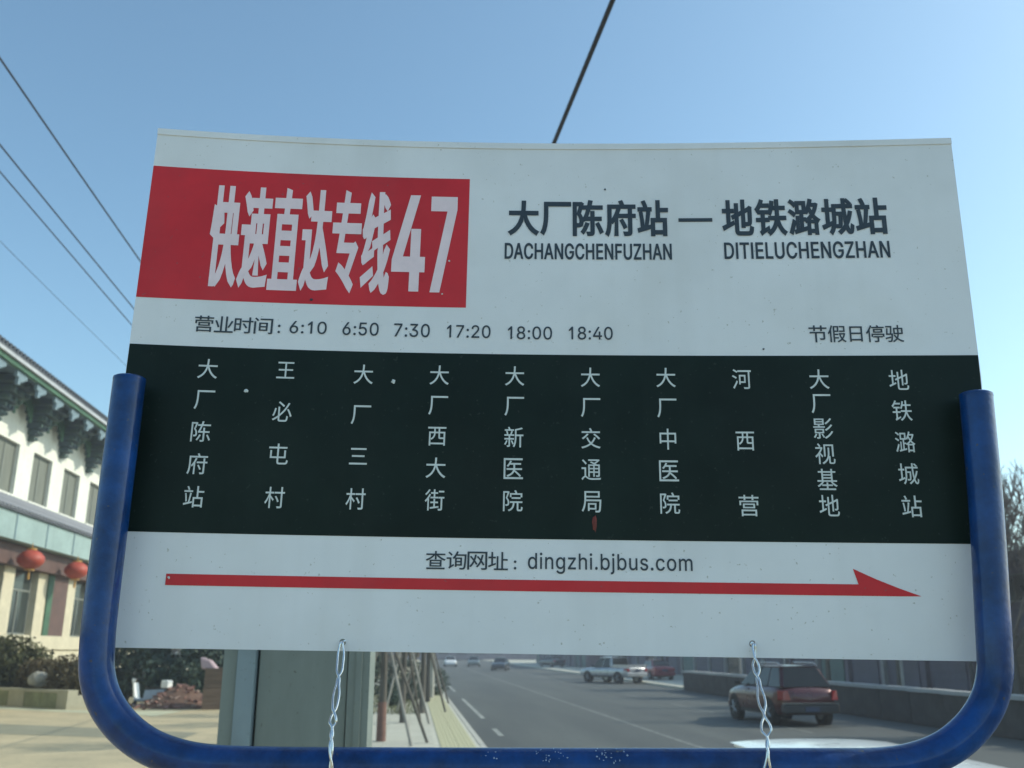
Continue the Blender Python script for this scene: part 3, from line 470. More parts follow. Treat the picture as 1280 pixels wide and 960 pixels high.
# ---- lettering
def latin_curve(s, track=0):
    out = []; x = 0
    for ch in s:
        a, spl = GLYPH[ch]
        for pts in spl:
            out.append([(q[0] + x, q[1], q[2] + x, q[3], q[4] + x, q[5]) for q in pts])
        x += a + track
    return [out] if len(s) == 1 else split_glyphs(s, track)
def split_glyphs(s, track):
    x = 0; gl = []
    for ch in s:
        a, spl = GLYPH[ch]
        gl.append([[(q[0] + x, q[1], q[2] + x, q[3], q[4] + x, q[5]) for q in pts] for pts in spl])
        x += a + track
    return gl
def cjk_curve(s):
    t = bpy.data.curves.new('cjk', 'FONT'); t.body = s
    o = bpy.data.objects.new('cjk', t); COL.objects.link(o)
    bpy.context.view_layer.update()
    dg = bpy.context.evaluated_depsgraph_get()
    cu = o.evaluated_get(dg).to_curve(dg)
    gl = [[[(p.handle_left.x, p.handle_left.y, p.co.x, p.co.y, p.handle_right.x, p.handle_right.y) for p in sp.bezier_points] for sp in cu.splines]]
    o.to_curve_clear()
    bpy.data.objects.remove(o); bpy.data.curves.remove(t)
    return gl
def flatten(pts):
    """cubic outline -> polyline without repeated points"""
    out = []
    n = len(pts)
    for i in range(n):
        p, q = pts[i], pts[(i + 1) % n]
        P0, P1, P2, P3 = (np.array(v) for v in ((p[2], p[3]), (p[4], p[5]), (q[0], q[1]), (q[2], q[3])))
        ch = P3 - P0; L = np.hypot(*ch)
        if L < 1e-9: continue
        dev = max(abs(ch[0] * (P1 - P0)[1] - ch[1] * (P1 - P0)[0]), abs(ch[0] * (P2 - P0)[1] - ch[1] * (P2 - P0)[0])) / L
        k = 1 if dev < L * .01 else 5
        for j in range(k):
            t = j / k
            out.append((1 - t) ** 3 * P0 + 3 * t * (1 - t) ** 2 * P1 + 3 * t * t * (1 - t) * P2 + t ** 3 * P3)
    return out
def curve_to_2d(glyphs, box, weight, slant=0.0):
    """fits the outlines into box (x0,x1,y0,y1, metres) and thickens the strokes by weight metres; returns points and faces"""
    from mathutils.geometry import delaunay_2d_cdt
    pol = [[flatten(sp) for sp in g if len(sp) > 1] for g in glyphs]
    al = np.array([p for g in pol for c in g for p in c])
    x0, y0 = al.min(0); x1, y1 = al.max(0)
    X0, X1, Y0, Y1 = box
    X0 += weight; X1 -= weight; Y0 += weight; Y1 -= weight
    sx = (X1 - X0) / (x1 - x0); sy = (Y1 - Y0) / (y1 - y0)
    VS, FS = [], []
    for g in pol:
        cs = []
        for c in g:
            q = np.array([((p[0] - x0) * sx + X0, (p[1] - y0) * sy + Y0) for p in c])
            keep = [i for i in range(len(q)) if np.hypot(*(q[i] - q[i - 1])) > 2e-6]
            q = q[keep]
            if len(q) >= 3: cs.append(q)
        area = [0.5 * np.sum(q[:, 0] * np.roll(q[:, 1], -1) - q[:, 1] * np.roll(q[:, 0], -1)) for q in cs]
        sg = 1 if area[int(np.argmax(np.abs(area)))] > 0 else -1
        V2, E2 = [], []
        for q in cs:
            d = np.roll(q, -1, 0) - q; d /= np.hypot(d[:, 0], d[:, 1])[:, None]
            n1 = np.stack([d[:, 1], -d[:, 0]], 1) * sg
            n0 = np.roll(n1, 1, 0)
            b = n0 + n1; bl = np.maximum((b * n1).sum(1), .55)[:, None]
            r = q + b / bl * weight
            k = len(V2)
            V2 += [Vector((float(v[0]) * 100, float(v[1]) * 100)) for v in r]
            E2 += [(k + i, k + (i + 1) % len(r)) for i in range(len(r))]
        seg = np.array([[*V2[a], *V2[b_]] for a, b_ in E2])
        vo, eo, fo, _, _, _ = delaunay_2d_cdt(V2, E2, [], 0, 1e-6)
        k = len(VS); used = []
        vv = np.array([(v.x, v.y) for v in vo])
        for f in fo:
            c = vv[list(f)].mean(0)
            x_a, y_a, x_b, y_b = seg.T
            up = (y_a <= c[1]) & (y_b > c[1]); dn = (y_a > c[1]) & (y_b <= c[1])
            cr = (x_b - x_a) * (c[1] - y_a) - (c[0] - x_a) * (y_b - y_a)
            wn = (np.sum(up & (cr > 0)) - np.sum(dn & (cr < 0))) * sg
            if wn > 0: FS.append(tuple(k + i for i in f))
        VS += [(v[0] / 100, v[1] / 100) for v in vv]
    return VS, FS
def print_text(mb, cu, u0, u1, v0, v1, weight, slant=0.0, off=0.0006):
    vs, fs = curve_to_2d(cu, (u0 * BW, u1 * BW, v0 * BH, v1 * BH), weight, slant)
    mb.add([board(x / BW, y / BH, off) for x, y in vs], fs)
def lettering(name, items, m, label=None, split=False):
    if split:
        for it in items:
            mb = MB(); print_text(mb, *it)
            o = sign_obj(name, mb, m, panel)
        return o
    mb = MB()
    for it in items: print_text(mb, *it)
    
    o = sign_obj(name, mb, m, panel)
    if label: o['label'] = label
    return o

# title: six tall narrow characters, then 47
tw = (0.2995 - 0.0765) / 6
its = []
for k, ch in enumerate('快速直达专线'):
    a = 0.0768 + k * tw
    its.append((cjk_curve(ch), a + 0.0008, a + tw - 0.0006, 0.668 - 0.0008 * k, 0.884, 0.0017))
lettering('title_character', its, M['letter_pink'], split=True)
lettering('route_number', [(latin_curve('4'), 0.3015, 0.3425, 0.672, 0.879, 0.0026), (latin_curve('7'), 0.3475, 0.3805, 0.671, 0.877, 0.0026)], M['letter_pink'])
ASP = {'王': (.92, .82), '三': (.9, .78), '大': (1, .96), '厂': (1, .92), '西': (.93, .9), '中': (.84, 1), '日': (.7, .9)}
def row(s, u0, u1, v0, v1, w):
    n = len(s); st = (u1 - u0) / (n - 0.04)
    out = []
    for k, c in enumerate(s):
        ax, ay = ASP.get(c, (1, 1))
        a = u0 + k * st; wd = st * .955; hh = v1 - v0
        out.append((cjk_curve(c), a + wd * (1 - ax) / 2, a + wd * (1 + ax) / 2, v0 + hh * (1 - ay) * .35, v1 - hh * (1 - ay) * .65, w))
    return out
lettering('terminus_name', row('大厂陈府站', 0.4447, 0.6450, 0.7945, 0.8735, 0.0010), M['ink'], 'large black name of the first terminus')
lettering('terminus_name', row('地铁潞城站', 0.7112, 0.9128, 0.7950, 0.8735, 0.0010), M['ink'], 'large black name of the last terminus')
dm = MB(); slab_on_board(0.6574, 0.6992, 0.8260, 0.8335, 0.0003, 0.0006, 4, 1, dm)
sign_obj('dash', dm, M['ink'], panel)
lettering('terminus_spelling', [(latin_curve('DACHANGCHENFUZHAN', 18), 0.4409, 0.6477, 0.7440, 0.7790, 0.0004)], M['ink'])
lettering('terminus_spelling', [(latin_curve('DITIELUCHENGZHAN', 18), 0.7119, 0.9115, 0.7450, 0.7810, 0.0004)], M['ink'])
hc = row('营业时间', 0.0718, 0.1640, 0.5765, 0.6090, 0.00012)
hc.append((cjk_curve('：'), 0.1700, 0.1730, 0.5790, 0.5965, 0.0003))
lettering('hours_heading', hc, M['ink'])
for s_, a, b, v0, v1 in (('6:10', .184, .2282, .5799, .6052), ('6:50', .2472, .2906, .5794, .6060), ('7:30', .309, .3523, .5786, .6058), ('17:20', .373, .4257, .5788, .6050), ('18:00', .4467, .5001, .5775, .6040), ('18:40', .5204, .5732, .5781, .6045)):
    lettering('departure_time', [(latin_curve(s_, 10), a, b, v0, v1, 0.00012)], M['ink'])
lettering('holiday_note', row('节假日停驶', 0.8065, 0.9170, 0.5735, 0.6075, 0.00010), M['ink'])
uc = row('查询网址', 0.3588, 0.4515, 0.1425, 0.1745, 0.00010)
uc.append((cjk_curve('：'), 0.4580, 0.4608, 0.1440, 0.1600, 0.0003))
lettering('website_heading', uc, M['ink'])
lettering('website_address', [(latin_curve('dingzhi.bjbus.com', 24), 0.4738, 0.6580, 0.1375, 0.1745, 0.00012)], M['ink'])

STATIONS = [('大厂陈府站', .0932, .504, .263), ('王必屯村', .1839, .506, .265), ('大厂三村', .2758, .502, .2655), ('大厂西大街', .3660, .5035, .2663),
            ('大厂新医院', .4558, .504, .267), ('大厂交通局', .5458, .503, .267), ('大厂中医院', .6352, .5035, .266), ('河西营', .7242, .501, .263),
            ('大厂影视基地', .8142, .501, .2644), ('地铁潞城站', .9057, .4995, .264)]
for s_, u, va, vb in STATIONS:
    its = []
    for k, ch in enumerate(s_):
        v = va + (vb - va) * k / (len(s_) - 1)
        ax, ay = ASP.get(ch, (.98, .98))
        du, dv = 0.0183 * ax / BW / 2, 0.0200 * ay / BH / 2
        its.append((cjk_curve(ch), u - du, u + du, v - dv, v + dv, 0.00006))
    lettering('station_name_character', its, M['letter_white'], split=True)

# chips, specks and the smear of red on the band
def blob(u, v, r, n=9, sq=1.0, seed=0):
    rnd = random.Random(seed)
    mb = MB()
    pts = [board(u + r * math.cos(2 * math.pi * k / n) * rnd.uniform(.6, 1.15) / BW, v + sq * r * math.sin(2 * math.pi * k / n) * rnd.uniform(.6, 1.15) / BH, 0.0008) for k in range(n)]
    mb.add([board(u, v, 0.0016)] + pts, [(0, 1 + k, 1 + (k + 1) % n) for k in range(n)])
    return mb
for k, (u, v, r) in enumerate([(.1400, .4637, .0021), (.3117, .4890, .0024), (.3725, .738, .0011), (.3655, .668, .001), (.076, .1195, .0013)]):
    sign_obj('paint_chip', blob(u, v, r, seed=k), M['letter_white'], panel)
M['smear'] = mat('smear', (0.16, 0.022, 0.014), 0.5, var=0.4, scale=200)
sign_obj('red_smear', blob(.5490, .2270, .0022, 11, 3.6, 5), M['smear'], panel)
for k, (u, v, r) in enumerate([(.2070, .649, .0016), (.5665, .897, .0013), (.752, .5605, .0010)]):
    sign_obj('grime_spot', blob(u, v, r, seed=k + 20), M['ink'], panel)

# ---- blue tubular frame
def plane_pt(px, py, d):
    """point seen at photo position (px, py) on the vertical plane d metres ahead; used once to lay out the frame"""
    f = 1165.26; a = px - 640; b = 480 - py
    Y = f * math.cos(PITCH) - b * math.sin(PITCH); Z = f * math.sin(PITCH) + b * math.cos(PITCH)
    t = d / Y
    x, y = rot_head(a * t, d)
    return Vector((x, y, CAM_H + Z * t))
RT = 0.0141
left_pts = [plane_pt(162, 475, .815), plane_pt(144, 620, .815), plane_pt(124, 780, .812)]
right_pts = [plane_pt(1220, 493, .815), plane_pt(1234, 640, .815), plane_pt(1242, 780, .812)]
cl = [plane_pt(122, 812, .812), plane_pt(121, 840, .812), plane_pt(127, 868, .812), plane_pt(140, 893, .812), plane_pt(160, 916, .812), plane_pt(187, 935, .812), plane_pt(222, 948, .812), plane_pt(262, 955, .812)]
cr = [plane_pt(1244, 812, .812), plane_pt(1245, 840, .812), plane_pt(1240, 868, .812), plane_pt(1228, 893, .812), plane_pt(1209, 916, .812), plane_pt(1183, 936, .812), plane_pt(1148, 950, .812), plane_pt(1106, 957, .812)]
path = left_pts + cl + [plane_pt(x, 957 + 0.8 * math.sin((x - 262) / 850 * math.pi), .812) for x in (330, 450, 570, 690, 810, 930, 1040)] + cr[::-1] + right_pts[::-1]
def smooth_path(p, it=2):
    for _ in range(it):
        q = [p[0]]
        for a, b in zip(p[:-1], p[1:]): q += [a * .75 + b * .25, a * .25 + b * .75]
        q.append(p[-1]); p = q
    return p
path = smooth_path(path)
# rounded mouth of the tube at both ends
fm = MB(); fm.tube(path, RT, 28)
frame = sign_obj('frame', fm, M['blue_paint'], sign, 40)
for e, (a, b) in enumerate(((path[0], path[1]), (path[-1], path[-2]))):
    d = (a - b).normalized()
    m = MB(); m.tube([a - d * .0015, a + d * .0010, a + d * .0022], [RT * 1.015, RT * 1.0, RT * .86], 28)
    sign_obj('end_cap', m, M['blue_paint'], frame, 30)
# scuffed flecks where the paint of the lower tube is scratched
rs_ = random.Random(14); fk = MB()
for cx_, nf in ((612, 5), (682, 14), (700, 6), (752, 12), (772, 9), (1150, 5)):
    for q in range(nf):
        px_f = cx_ + rs_.gauss(0, 7)
        base = plane_pt(px_f, 957, .812); an = rs_.uniform(.25, 1.25)
        r1 = RT + .0002
        yy, zz = -math.cos(an) * r1, math.sin(an) * r1
        hx, hz = rs_.uniform(.0003, .0011), rs_.uniform(.0003, .0014)
        x_, y_ = rot_head(1, 0)
        t1 = Vector((x_, y_, 0)); nx_, ny_ = rot_head(0, -1)
        nrm = Vector((nx_ * math.cos(an), ny_ * math.cos(an), math.sin(an))); t2 = nrm.cross(t1)
        c_ = base + nrm * r1
        fk.add([c_ + t1 * hx, c_ + t2 * hz, c_ - t1 * hx * .8, c_ - t2 * hz * .7], [(0, 1, 2, 3)])
M['scuff'] = mat('scuff', (0.30, 0.38, 0.50), .6)
tag(sign_obj('scuff_marks', fk, M['scuff'], frame), kind='stuff')
# post carrying the frame
mid = plane_pt(660, 957, .812)
pm = MB(); pm.tube([(mid.x, mid.y, 0), (mid.x, mid.y, 1.0), (mid.x, mid.y, mid.z - .006)], 0.021, 24)
sign_obj('post', pm, M['blue_paint'], sign, 40)
pm = MB(); pm.box(mid.x - .1, mid.x + .1, mid.y - .1, mid.y + .1, 0.0, .012)
sign_obj('base_plate', pm, M['blue_paint'], sign)

# ---- twisted wire ties
def tie(hole, knots, tail, extra):
    """knots: (z drop, half spread) of the two strands between hole and tube"""
    h = board(hole[0], hole[1])
    objs = []
    for s_ in (0, 1):
        pts = []
        if s_ == 0: pts += [board(hole[0], hole[1], -0.006), board(hole[0], hole[1], 0.001)]
        else: pts += [board(hole[0] + .001, hole[1] + .002, -0.006), board(hole[0] + .0006, hole[1] + .001, 0.0012)]
        n = 56
        L = knots[-1][0]
        for i in range(n + 1):
            z = L * i / n
            k = max(j for j in range(len(knots)) if knots[j][0] <= z + 1e-9)
            k2 = min(k + 1, len(knots) - 1)
            f = 0 if k2 == k else (z - knots[k][0]) / (knots[k2][0] - knots[k][0])
            f = f * f * (3 - 2 * f)
            amp = knots[k][1] + (knots[k2][1] - knots[k][1]) * f
            ph = knots[k][2] + (knots[k2][2] - knots[k][2]) * f + s_ * math.pi
            dx = amp * math.cos(ph) + tail * (z / L) ** 1.3
            fr = min(1, z / .088); fr = fr * fr * (3 - 2 * fr)
            dy = -0.004 - (0.047 + extra) * fr + amp * 0.6 * math.sin(ph)
            x, y = rot_head(dx, dy)
            pts.append(h + Vector((x, y, -z)))
        m = MB(); m.tube(smooth_path(pts, 1), 0.00108, 8)
        objs.append(m)
    w = sign_obj('wire_tie', objs[0], M['wire'], sign, 60)
    sign_obj('strand', objs[1], M['wire'], w, 60)
P_ = math.pi
tie(HOLES[0], [(0, .0010, 0), (.010, .0026, 0), (.022, .0024, .2), (.034, .0010, P_), (.044, .0030, P_ * 1.25), (.052, .0042, P_ * 1.4), (.060, .0040, P_ * 1.7), (.068, .0010, P_ * 2.6), (.080, .0010, P_ * 4), (.100, .0010, P_ * 5), (.132, .0010, P_ * 6)], .0080, .002)
tie(HOLES[1], [(0, .0010, 0), (.010, .0022, P_ * .4), (.020, .0026, P_ * 1.0), (.034, .0012, P_ * 2), (.046, .0040, P_ * 2.2), (.056, .0050, P_ * 2.45), (.066, .0044, P_ * 2.8), (.074, .0010, P_ * 3.6), (.084, .0010, P_ * 4.6), (.104, .0038, P_ * 5.1), (.132, .0030, P_ * 5.8)], -.0135, .004)

# ------------------------------------------------------------------ grey-green stop pylon right behind the board
px_, py_ = -0.333, 3.0
py_t = thing('stop_pylon', 'grey-green metal pylon with two corner posts and a recessed sheet, right behind the route board', 'pylon', (px_, py_, 0), -HEAD)
PWID, PH = 0.438, 3.0
m = MB(); m.box(-PWID / 2, -PWID / 2 + .040, -.05, .05, 0, PH); m.build('corner_post', M['pylon'], py_t)
m = MB(); m.box(-PWID / 2 + .044, -PWID / 2 + .098, -.062, .05, 0, PH - .01); m.build('side_rib', M['pylon_blue'], py_t)
m = MB(); m.box(-PWID / 2 + .106, PWID / 2 - .070, -.040, .03, 0.1, PH - .05); m.build('sheet', M['pylon'], py_t)
m = MB(); m.box(-PWID / 2 + .090, PWID / 2 - .05, -.02, .035, 0.02, PH - .06); m.build('back_sheet', M['black'], py_t)
m = MB(); m.box(PWID / 2 - .064, PWID / 2, -.058, .05, 0, PH); m.box(PWID / 2 - .040, PWID / 2 - .022, -.066, -.058, 0, PH - .005); m.build('corner_post', M['pylon'], py_t)
m = MB(); m.box(-PWID / 2 - .02, PWID / 2 + .02, -.08, .07, PH + .002, PH + .06); m.build('cap', M['pylon'], py_t)
m = MB(); m.box(-PWID / 2 - .05, PWID / 2 + .05, -.12, .11, 0.0, .02); m.build('base_plate', M['pylon'], py_t)

# ------------------------------------------------------------------ the two-storey building on the left
M['wall_white'] = mat('wall_white', (0.70, 0.70, 0.64), 0.8, var=0.06, scale=1.2, bump=0.05)
M['cream'] = mat('cream', (0.54, 0.49, 0.36), 0.75, var=0.08, scale=1.5)
M['red_brown'] = mat('red_brown', (0.105, 0.060, 0.050), 0.7, var=0.2, scale=2)
M['green_paint'] = mat('green_paint', (0.045, 0.115, 0.065), 0.65, var=0.25, scale=2)
M['bracket'] = mat('bracket', (0.085, 0.135, 0.095), 0.7, scale=2.2, col2=(0.060, 0.085, 0.125))
M['rafter'] = mat('rafter', (0.17, 0.24, 0.28), 0.7, var=0.2, scale=3)
M['teal_band'] = mat('teal_band', (0.27, 0.36, 0.35), 0.6, var=0.12, scale=0.8)
M['roof_tile'] = mat('roof_tile', (0.065, 0.072, 0.085), 0.75, var=0.3, scale=1.5, bump=0.2)
M['gutter'] = mat('gutter', (0.42, 0.43, 0.45), 0.5, var=0.1, scale=2)
M['skirt_tile'] = mat('skirt_tile', (0.26, 0.27, 0.30), 0.75, var=0.15, scale=2)
M['glass_dark'] = mat('glass_dark', (0.035, 0.045, 0.042), 0.12, var=0.3, scale=1, spec=0.6)
M['blind'] = mat('blind', (0.15, 0.16, 0.135), 0.7, var=0.2, scale=1.2, stretch=(1, 6, .6))
M['frame_metal'] = mat('frame_metal', (0.16, 0.17, 0.15), 0.5)
M['lantern_red'] = mat('lantern_red', (0.36, 0.055, 0.03), 0.55, var=0.15, scale=5)
M['gold'] = mat('gold', (0.45, 0.24, 0.05), 0.5)

for k_, d_ in (('wall_white', (.42, .42, .36)), ('cream', (.34, .30, .22)), ('teal_band', (.15, .20, .20)), ('gutter', (.2, .2, .2))):
    weather(M[k_], d_, amount=.6, sp_scale=6, speck=.72, streak=.5, axis=(2.2, 2.2, .25))
FX = -15.7
hall = thing('restaurant_hall', 'white two-storey hall with green bracketed eaves, tall dark windows and a pale teal band', 'building', (FX * 1.2, 24, 2.1 * -.2))
hall.scale = (1.2, 1.2, 1.2)      # a large hall on slightly lower ground
def hb(name, m, *boxes, parent=hall):
    k = MB()
    for b in boxes: k.box(*b)
    return k.build(name, m, parent)
HL = 37.0        # facade length: world Y 20 to 57
BAY = 3.5
O0 = 2.05        # first bay offset: windows start at world Y = 20 + O0 + 3.5 k + ...
# wall shell, built round the window openings (x from the facade plane backwards)
wall = MB()
ups = [O0 + k * BAY for k in range(10)]            # start of each upper window (world Y 21.65 + 3.5k, one falls at 39.15+)
wz0, wz1 = 7.92, 9.92
WWD = 2.05
wall.box(-12, 0, 0, HL, wz1, 12.2)
wall.box(-12, 0, 0, HL, 5.25, wz0)
prev = 0
for u in ups + [HL]:
    wall.box(-12, 0, prev, min(u, HL), wz0, wz1)
    prev = u + WWD
wall.box(-12, -.9, 0.1, HL - .1, wz0, wz1)
wall.build('wall', M['wall_white'], hall)
lower = MB(); lower.box(-12, -.55, 0.05, HL - .05, 0, 5.25)
lower.build('lower_wall', M['red_brown'], hall)
hb('ledge', M['cream'], (-.55, .12, 0, HL, 2.10, 2.66))
hb('plinth', M['cream'], (-.55, .02, 0, HL, 0, 2.10))

wfm = MB()
for a, b, c, d in ((0, .07, 0, 2.0), (WWD - .07, WWD, 0, 2.0), (.07, WWD - .07, 0, .07), (.07, WWD - .07, 1.93, 2.0), (WWD / 2 - .03, WWD / 2 + .03, .07, 1.93)):
    wfm.box(-.22, -.14, a, b, c, d)
wf_me = wfm.mesh('window', M['frame_metal'])
pnm = MB(); pnm.box(-.20, -.17, 0.07, WWD / 2 - .03, .07, 1.93)
pn_me = pnm.mesh('pane', M['blind'])
slm = MB(); slm.box(-.14, .05, -.04, WWD + .04, -.10, -.003)
sl_me = slm.mesh('sill', M['wall_white'])
for u in ups:
    w = link('window', wf_me, hall); w.location = (0, u, wz0)
    for s_ in (0, 1):
        p = link('pane', pn_me, w); p.location = (0, s_ * (WWD / 2 - .04), 0)
    s_ = link('sill', sl_me, w)

# lower floor: cream piers, dark green windows with a transom, red-brown and green columns
pier = MB(); pier.box(-.55, 0.0, 0, 1.05, 2.66, 5.22); pier_me = pier.mesh('pier', M['cream'])
gcol = MB(); gcol.box(-.55, 0.06, 0, .55, 2.66, 5.22); gcol_me = gcol.mesh('column', M['green_paint'])
lw = MB()
for b in ((0, .1, 0, 2.55), (2.33, 2.43, 0, 2.55), (.1, 2.33, 0, .08), (.1, 2.33, 1.72, 1.80), (1.17, 1.26, .08, 1.72)):
    lw.box(-.35, -.27, *b)
lw_me = lw.mesh('window', M['frame_metal'])
lp = MB(); lp.box(-.33, -.30, .1, 1.17, .08, 1.72); lp_me = lp.mesh('pane', M['glass_dark'])
tp_ = MB(); tp_.box(-.33, -.30, .1, 2.33, 1.80, 2.55); tp_me = tp_.mesh('transom_pane', M['glass_dark'])
for k in range(10):
    y = 2.60 + (k - 1) * BAY + 1.75
    if y < 0: continue
    p = link('pier', pier_me, hall); p.location = (0, y, 0)
    if k % 3 == 0:
        for w_, m_, x_ in ((0.0, M['green_paint'], .06), (.62, M['red_brown'], .03)):
            m = MB(); m.box(-.55, x_, y + 1.06 + w_, y + 1.06 + (.60 if not w_ else 2.42), 2.66, 5.22); m.build('column', m_, hall)
    elif y + 3.5 < HL:
        w = link('window', lw_me, hall); w.location = (0, y + 1.06, 2.665)
        for s_ in (0, 1):
            q = link('pane', lp_me, w); q.location = (0, s_ * 1.16, 0)
        link('transom_pane', tp_me, w)
hb('lintel', M['red_brown'], (-.5, .35, 0, HL, 5.23, 6.02))
hb('sign_band', M['teal_band'], (-.3, .80, 0, HL, 6.05, 7.05))
for k in range(12):
    hb('band_joint', M['rafter'], (.80, .83, 1.3 + k * 3.1, 1.36 + k * 3.1, 6.07, 7.03))
hb('band_rail', M['roof_tile'], (-.3, .90, 0, HL, 7.055, 7.14))
sk = MB()
sk.hexa([(0, 0, 7.145), (.92, 0, 7.145), (.92, HL, 7.145), (0, HL, 7.145)], [(0, 0, 7.80), (.02, 0, 7.80), (.02, HL, 7.80), (0, HL, 7.80)])
sk.build('skirt_roof', M['skirt_tile'], hall)
tlm = MB(); tlm.tube([(.94, 0, 7.17), (.03, 0, 7.82)], .055, 6)
tl_me = tlm.mesh('skirt_tile', M['skirt_tile'])
for k in range(105):
    t = link('skirt_tile', tl_me, hall); t.location = (0, .2 + k * .35, 0)

# bracket sets under the eave: one stepped set above every pier
br = MB()
for i, (w_, z0, z1, px) in enumerate(((.26, 10.22, 10.46, .16), (.50, 10.46, 10.70, .30), (.80, 10.70, 10.96, .46), (1.15, 10.96, 11.22, .64), (1.55, 11.22, 11.50, .84), (2.1, 11.50, 11.78, 1.05))):
    br.box(.002, px, -w_ / 2, w_ / 2, z0, z1 - .03)
    for q in (-1, 0, 1):
        br.box(px, px + .12, q * w_ * .42 - .07, q * w_ * .42 + .07, z0 + .04, z1 - .08)
br_me = br.mesh('bracket', M['bracket'])
for u in ups + [ups[-1] + BAY]:
    b = link('bracket', br_me, hall); b.location = (0, u - .72, 0)
# scalloped painted boards between the bracket sets
sc = MB()
for i in range(9):
    t = (i - 4) / 4
    dpt = .10 + .62 * abs(t) ** 1.6
    sc.box(.30, .36, i * .2 - .9, i * .2 - .72, 11.5 - dpt, 11.78)
sc_me = sc.mesh('valance', M['green_paint'])
for u in ups:
    b = link('valance', sc_me, hall); b.location = (0, u + WWD / 2 + .0, 0)
rf = MB(); rf.hexa([(.0, 0, 0), (1.62, 0, -.30), (1.62, .11, -.30), (.0, .11, 0)], [(.0, 0, .12), (1.62, 0, -.18), (1.62, .11, -.18), (.0, .11, .12)])
rf_me = rf.mesh('rafter', M['rafter'])
for k in range(120):
    b = link('rafter', rf_me, hall); b.location = (0, .12 + k * .306, 11.94)
hb('eave_beam', M['bracket'], (.05, .28, 0, HL, 11.50, 11.785))
# drooping carved end pieces on the eave
dr = MB()
for i, (a, b) in enumerate(((0, .16), (.16, .42), (.34, .30), (.52, .22), (.70, .14))):
    dr.box(1.44, 1.56, a, a + .17, 11.56 - b, 11.62)
dr_me = dr.mesh('eave_carving', M['rafter'])
for k in range(20):
    b = link('eave_carving', dr_me, hall); b.location = (0, .4 + k * 1.83, 0)
fa = MB(); fa.box(1.50, 1.66, -.5, HL + .5, 11.625, 11.80); fa.build('fascia', M['green_paint'], hall)
fa = MB(); fa.box(1.50, 1.76, -.5, HL + .5, 11.805, 11.93); fa.build('gutter', M['gutter'], hall)
ro = MB()
ro.hexa([(-7, -.8, 11.94), (1.72, -.8, 11.94), (1.72, HL + .8, 11.94), (-7, HL + .8, 11.94)], [(-7, -.8, 15.3), (1.70, -.8, 12.07), (1.70, HL + .8, 12.07), (-7, HL + .8, 15.3)])
ro.hexa([(-13.6, -.8, 11.94), (-7.002, -.8, 11.94), (-7.002, HL + .8, 11.94), (-13.6, HL + .8, 11.94)], [(-13.6, -.8, 12.1), (-7.002, -.8, 15.3), (-7.002, HL + .8, 15.3), (-13.6, HL + .8, 12.1)])
roof = ro.build('roof', M['roof_tile'], hall)
rr = MB(); rr.tube([(1.74, 0, 12.11), (-6.9, 0, 15.32)], .085, 6)
rr_me = rr.mesh('tile_row', M['roof_tile'])
for k in range(126):
    b = link('tile_row', rr_me, roof); b.location = (0, -.6 + k * .3, 0)
rg = MB(); rg.box(-7.2, -6.8, -.9, HL + .9, 15.3, 15.75); rg.build('ridge', M['roof_tile'], roof)

lant = []
def lantern(y, label):
    t = thing('lantern', label, 'lantern', ((FX + 1.05) * 1.2, y * 1.2, 2.1 + (5.42 - 2.1) * 1.2), 0, 'round red lanterns under the teal band')
    t.scale = (1.2, 1.2, 1.2)
    m = MB(); m.lathe([(.16, -.36), (.33, -.27), (.47, -.12), (.5, 0), (.47, .12), (.33, .27), (.16, .36)], 20); m.build('shade', M['lantern_red'], t, 80)
    for z in (-.42, .36):
        m = MB(); m.lathe([(.18, z), (.18, z + .06)], 12); m.build('rim', M['gold'], t)
    m = MB(); m.tube([(0, 0, .42), (0, 0, .62)], .015, 5); m.build('cord', M['gold'], t)
    m = MB(); m.lathe([(.05, -.75), (.035, -.42)], 8); m.build('tassel', M['gold'], t)
lantern(38.0, 'round red lantern under the teal band, the one farther from the blue tube')
lantern(43.1, 'round red lantern under the teal band, nearest the blue tube')

# ------------------------------------------------------------------ planting bed in front of the hall
M['planter_green'] = mat('planter_green', (0.21, 0.225, 0.13), 0.8, var=0.25, scale=1.5)
M['planter_pale'] = mat('planter_pale', (0.36, 0.34, 0.25), 0.8, var=0.1, scale=2)
M['soil'] = mat('soil', (0.09, 0.065, 0.04), 0.95, var=0.3, scale=3)
A = Vector((-18.2, 42.42, 0)); B = Vector((-12.35, 37.35, 0))
dirp = (B - A).normalized(); L_ = (B - A).length
ang = math.atan2(dirp.y, dirp.x)
bed = thing('planter', 'low planter wall of greenish stone panels with pale coping in front of the hall', 'planter', A, ang)
n_ = 6
for k in range(n_):
    m = MB(); w_ = (L_ - .7) / n_; m.box(k * w_ + .015, (k + 1) * w_ - .015, -.06, .02, 0.0, .55)
    m.build('stone_panel', M['planter_green'] if k % 3 else M['planter_pale'], bed)
m = MB(); m.box(0, L_ - .7, .025, .30, 0, .54); m.box(0, L_, .3, 1.9, 0.0, .45); m.build('core', M['planter_pale'], bed)
for k in range(n_):
    w_ = (L_ - .7) / n_; m = MB(); m.box(k * w_ + .006, (k + 1) * w_ - .006, -.1, .3, .555, .65); m.build('coping_stone', M['planter_pale'], bed)
m = MB(); m.box(L_ - .69, L_, -.1, .298, 0, .66); m.build('end_pier', M['planter_pale'], bed)

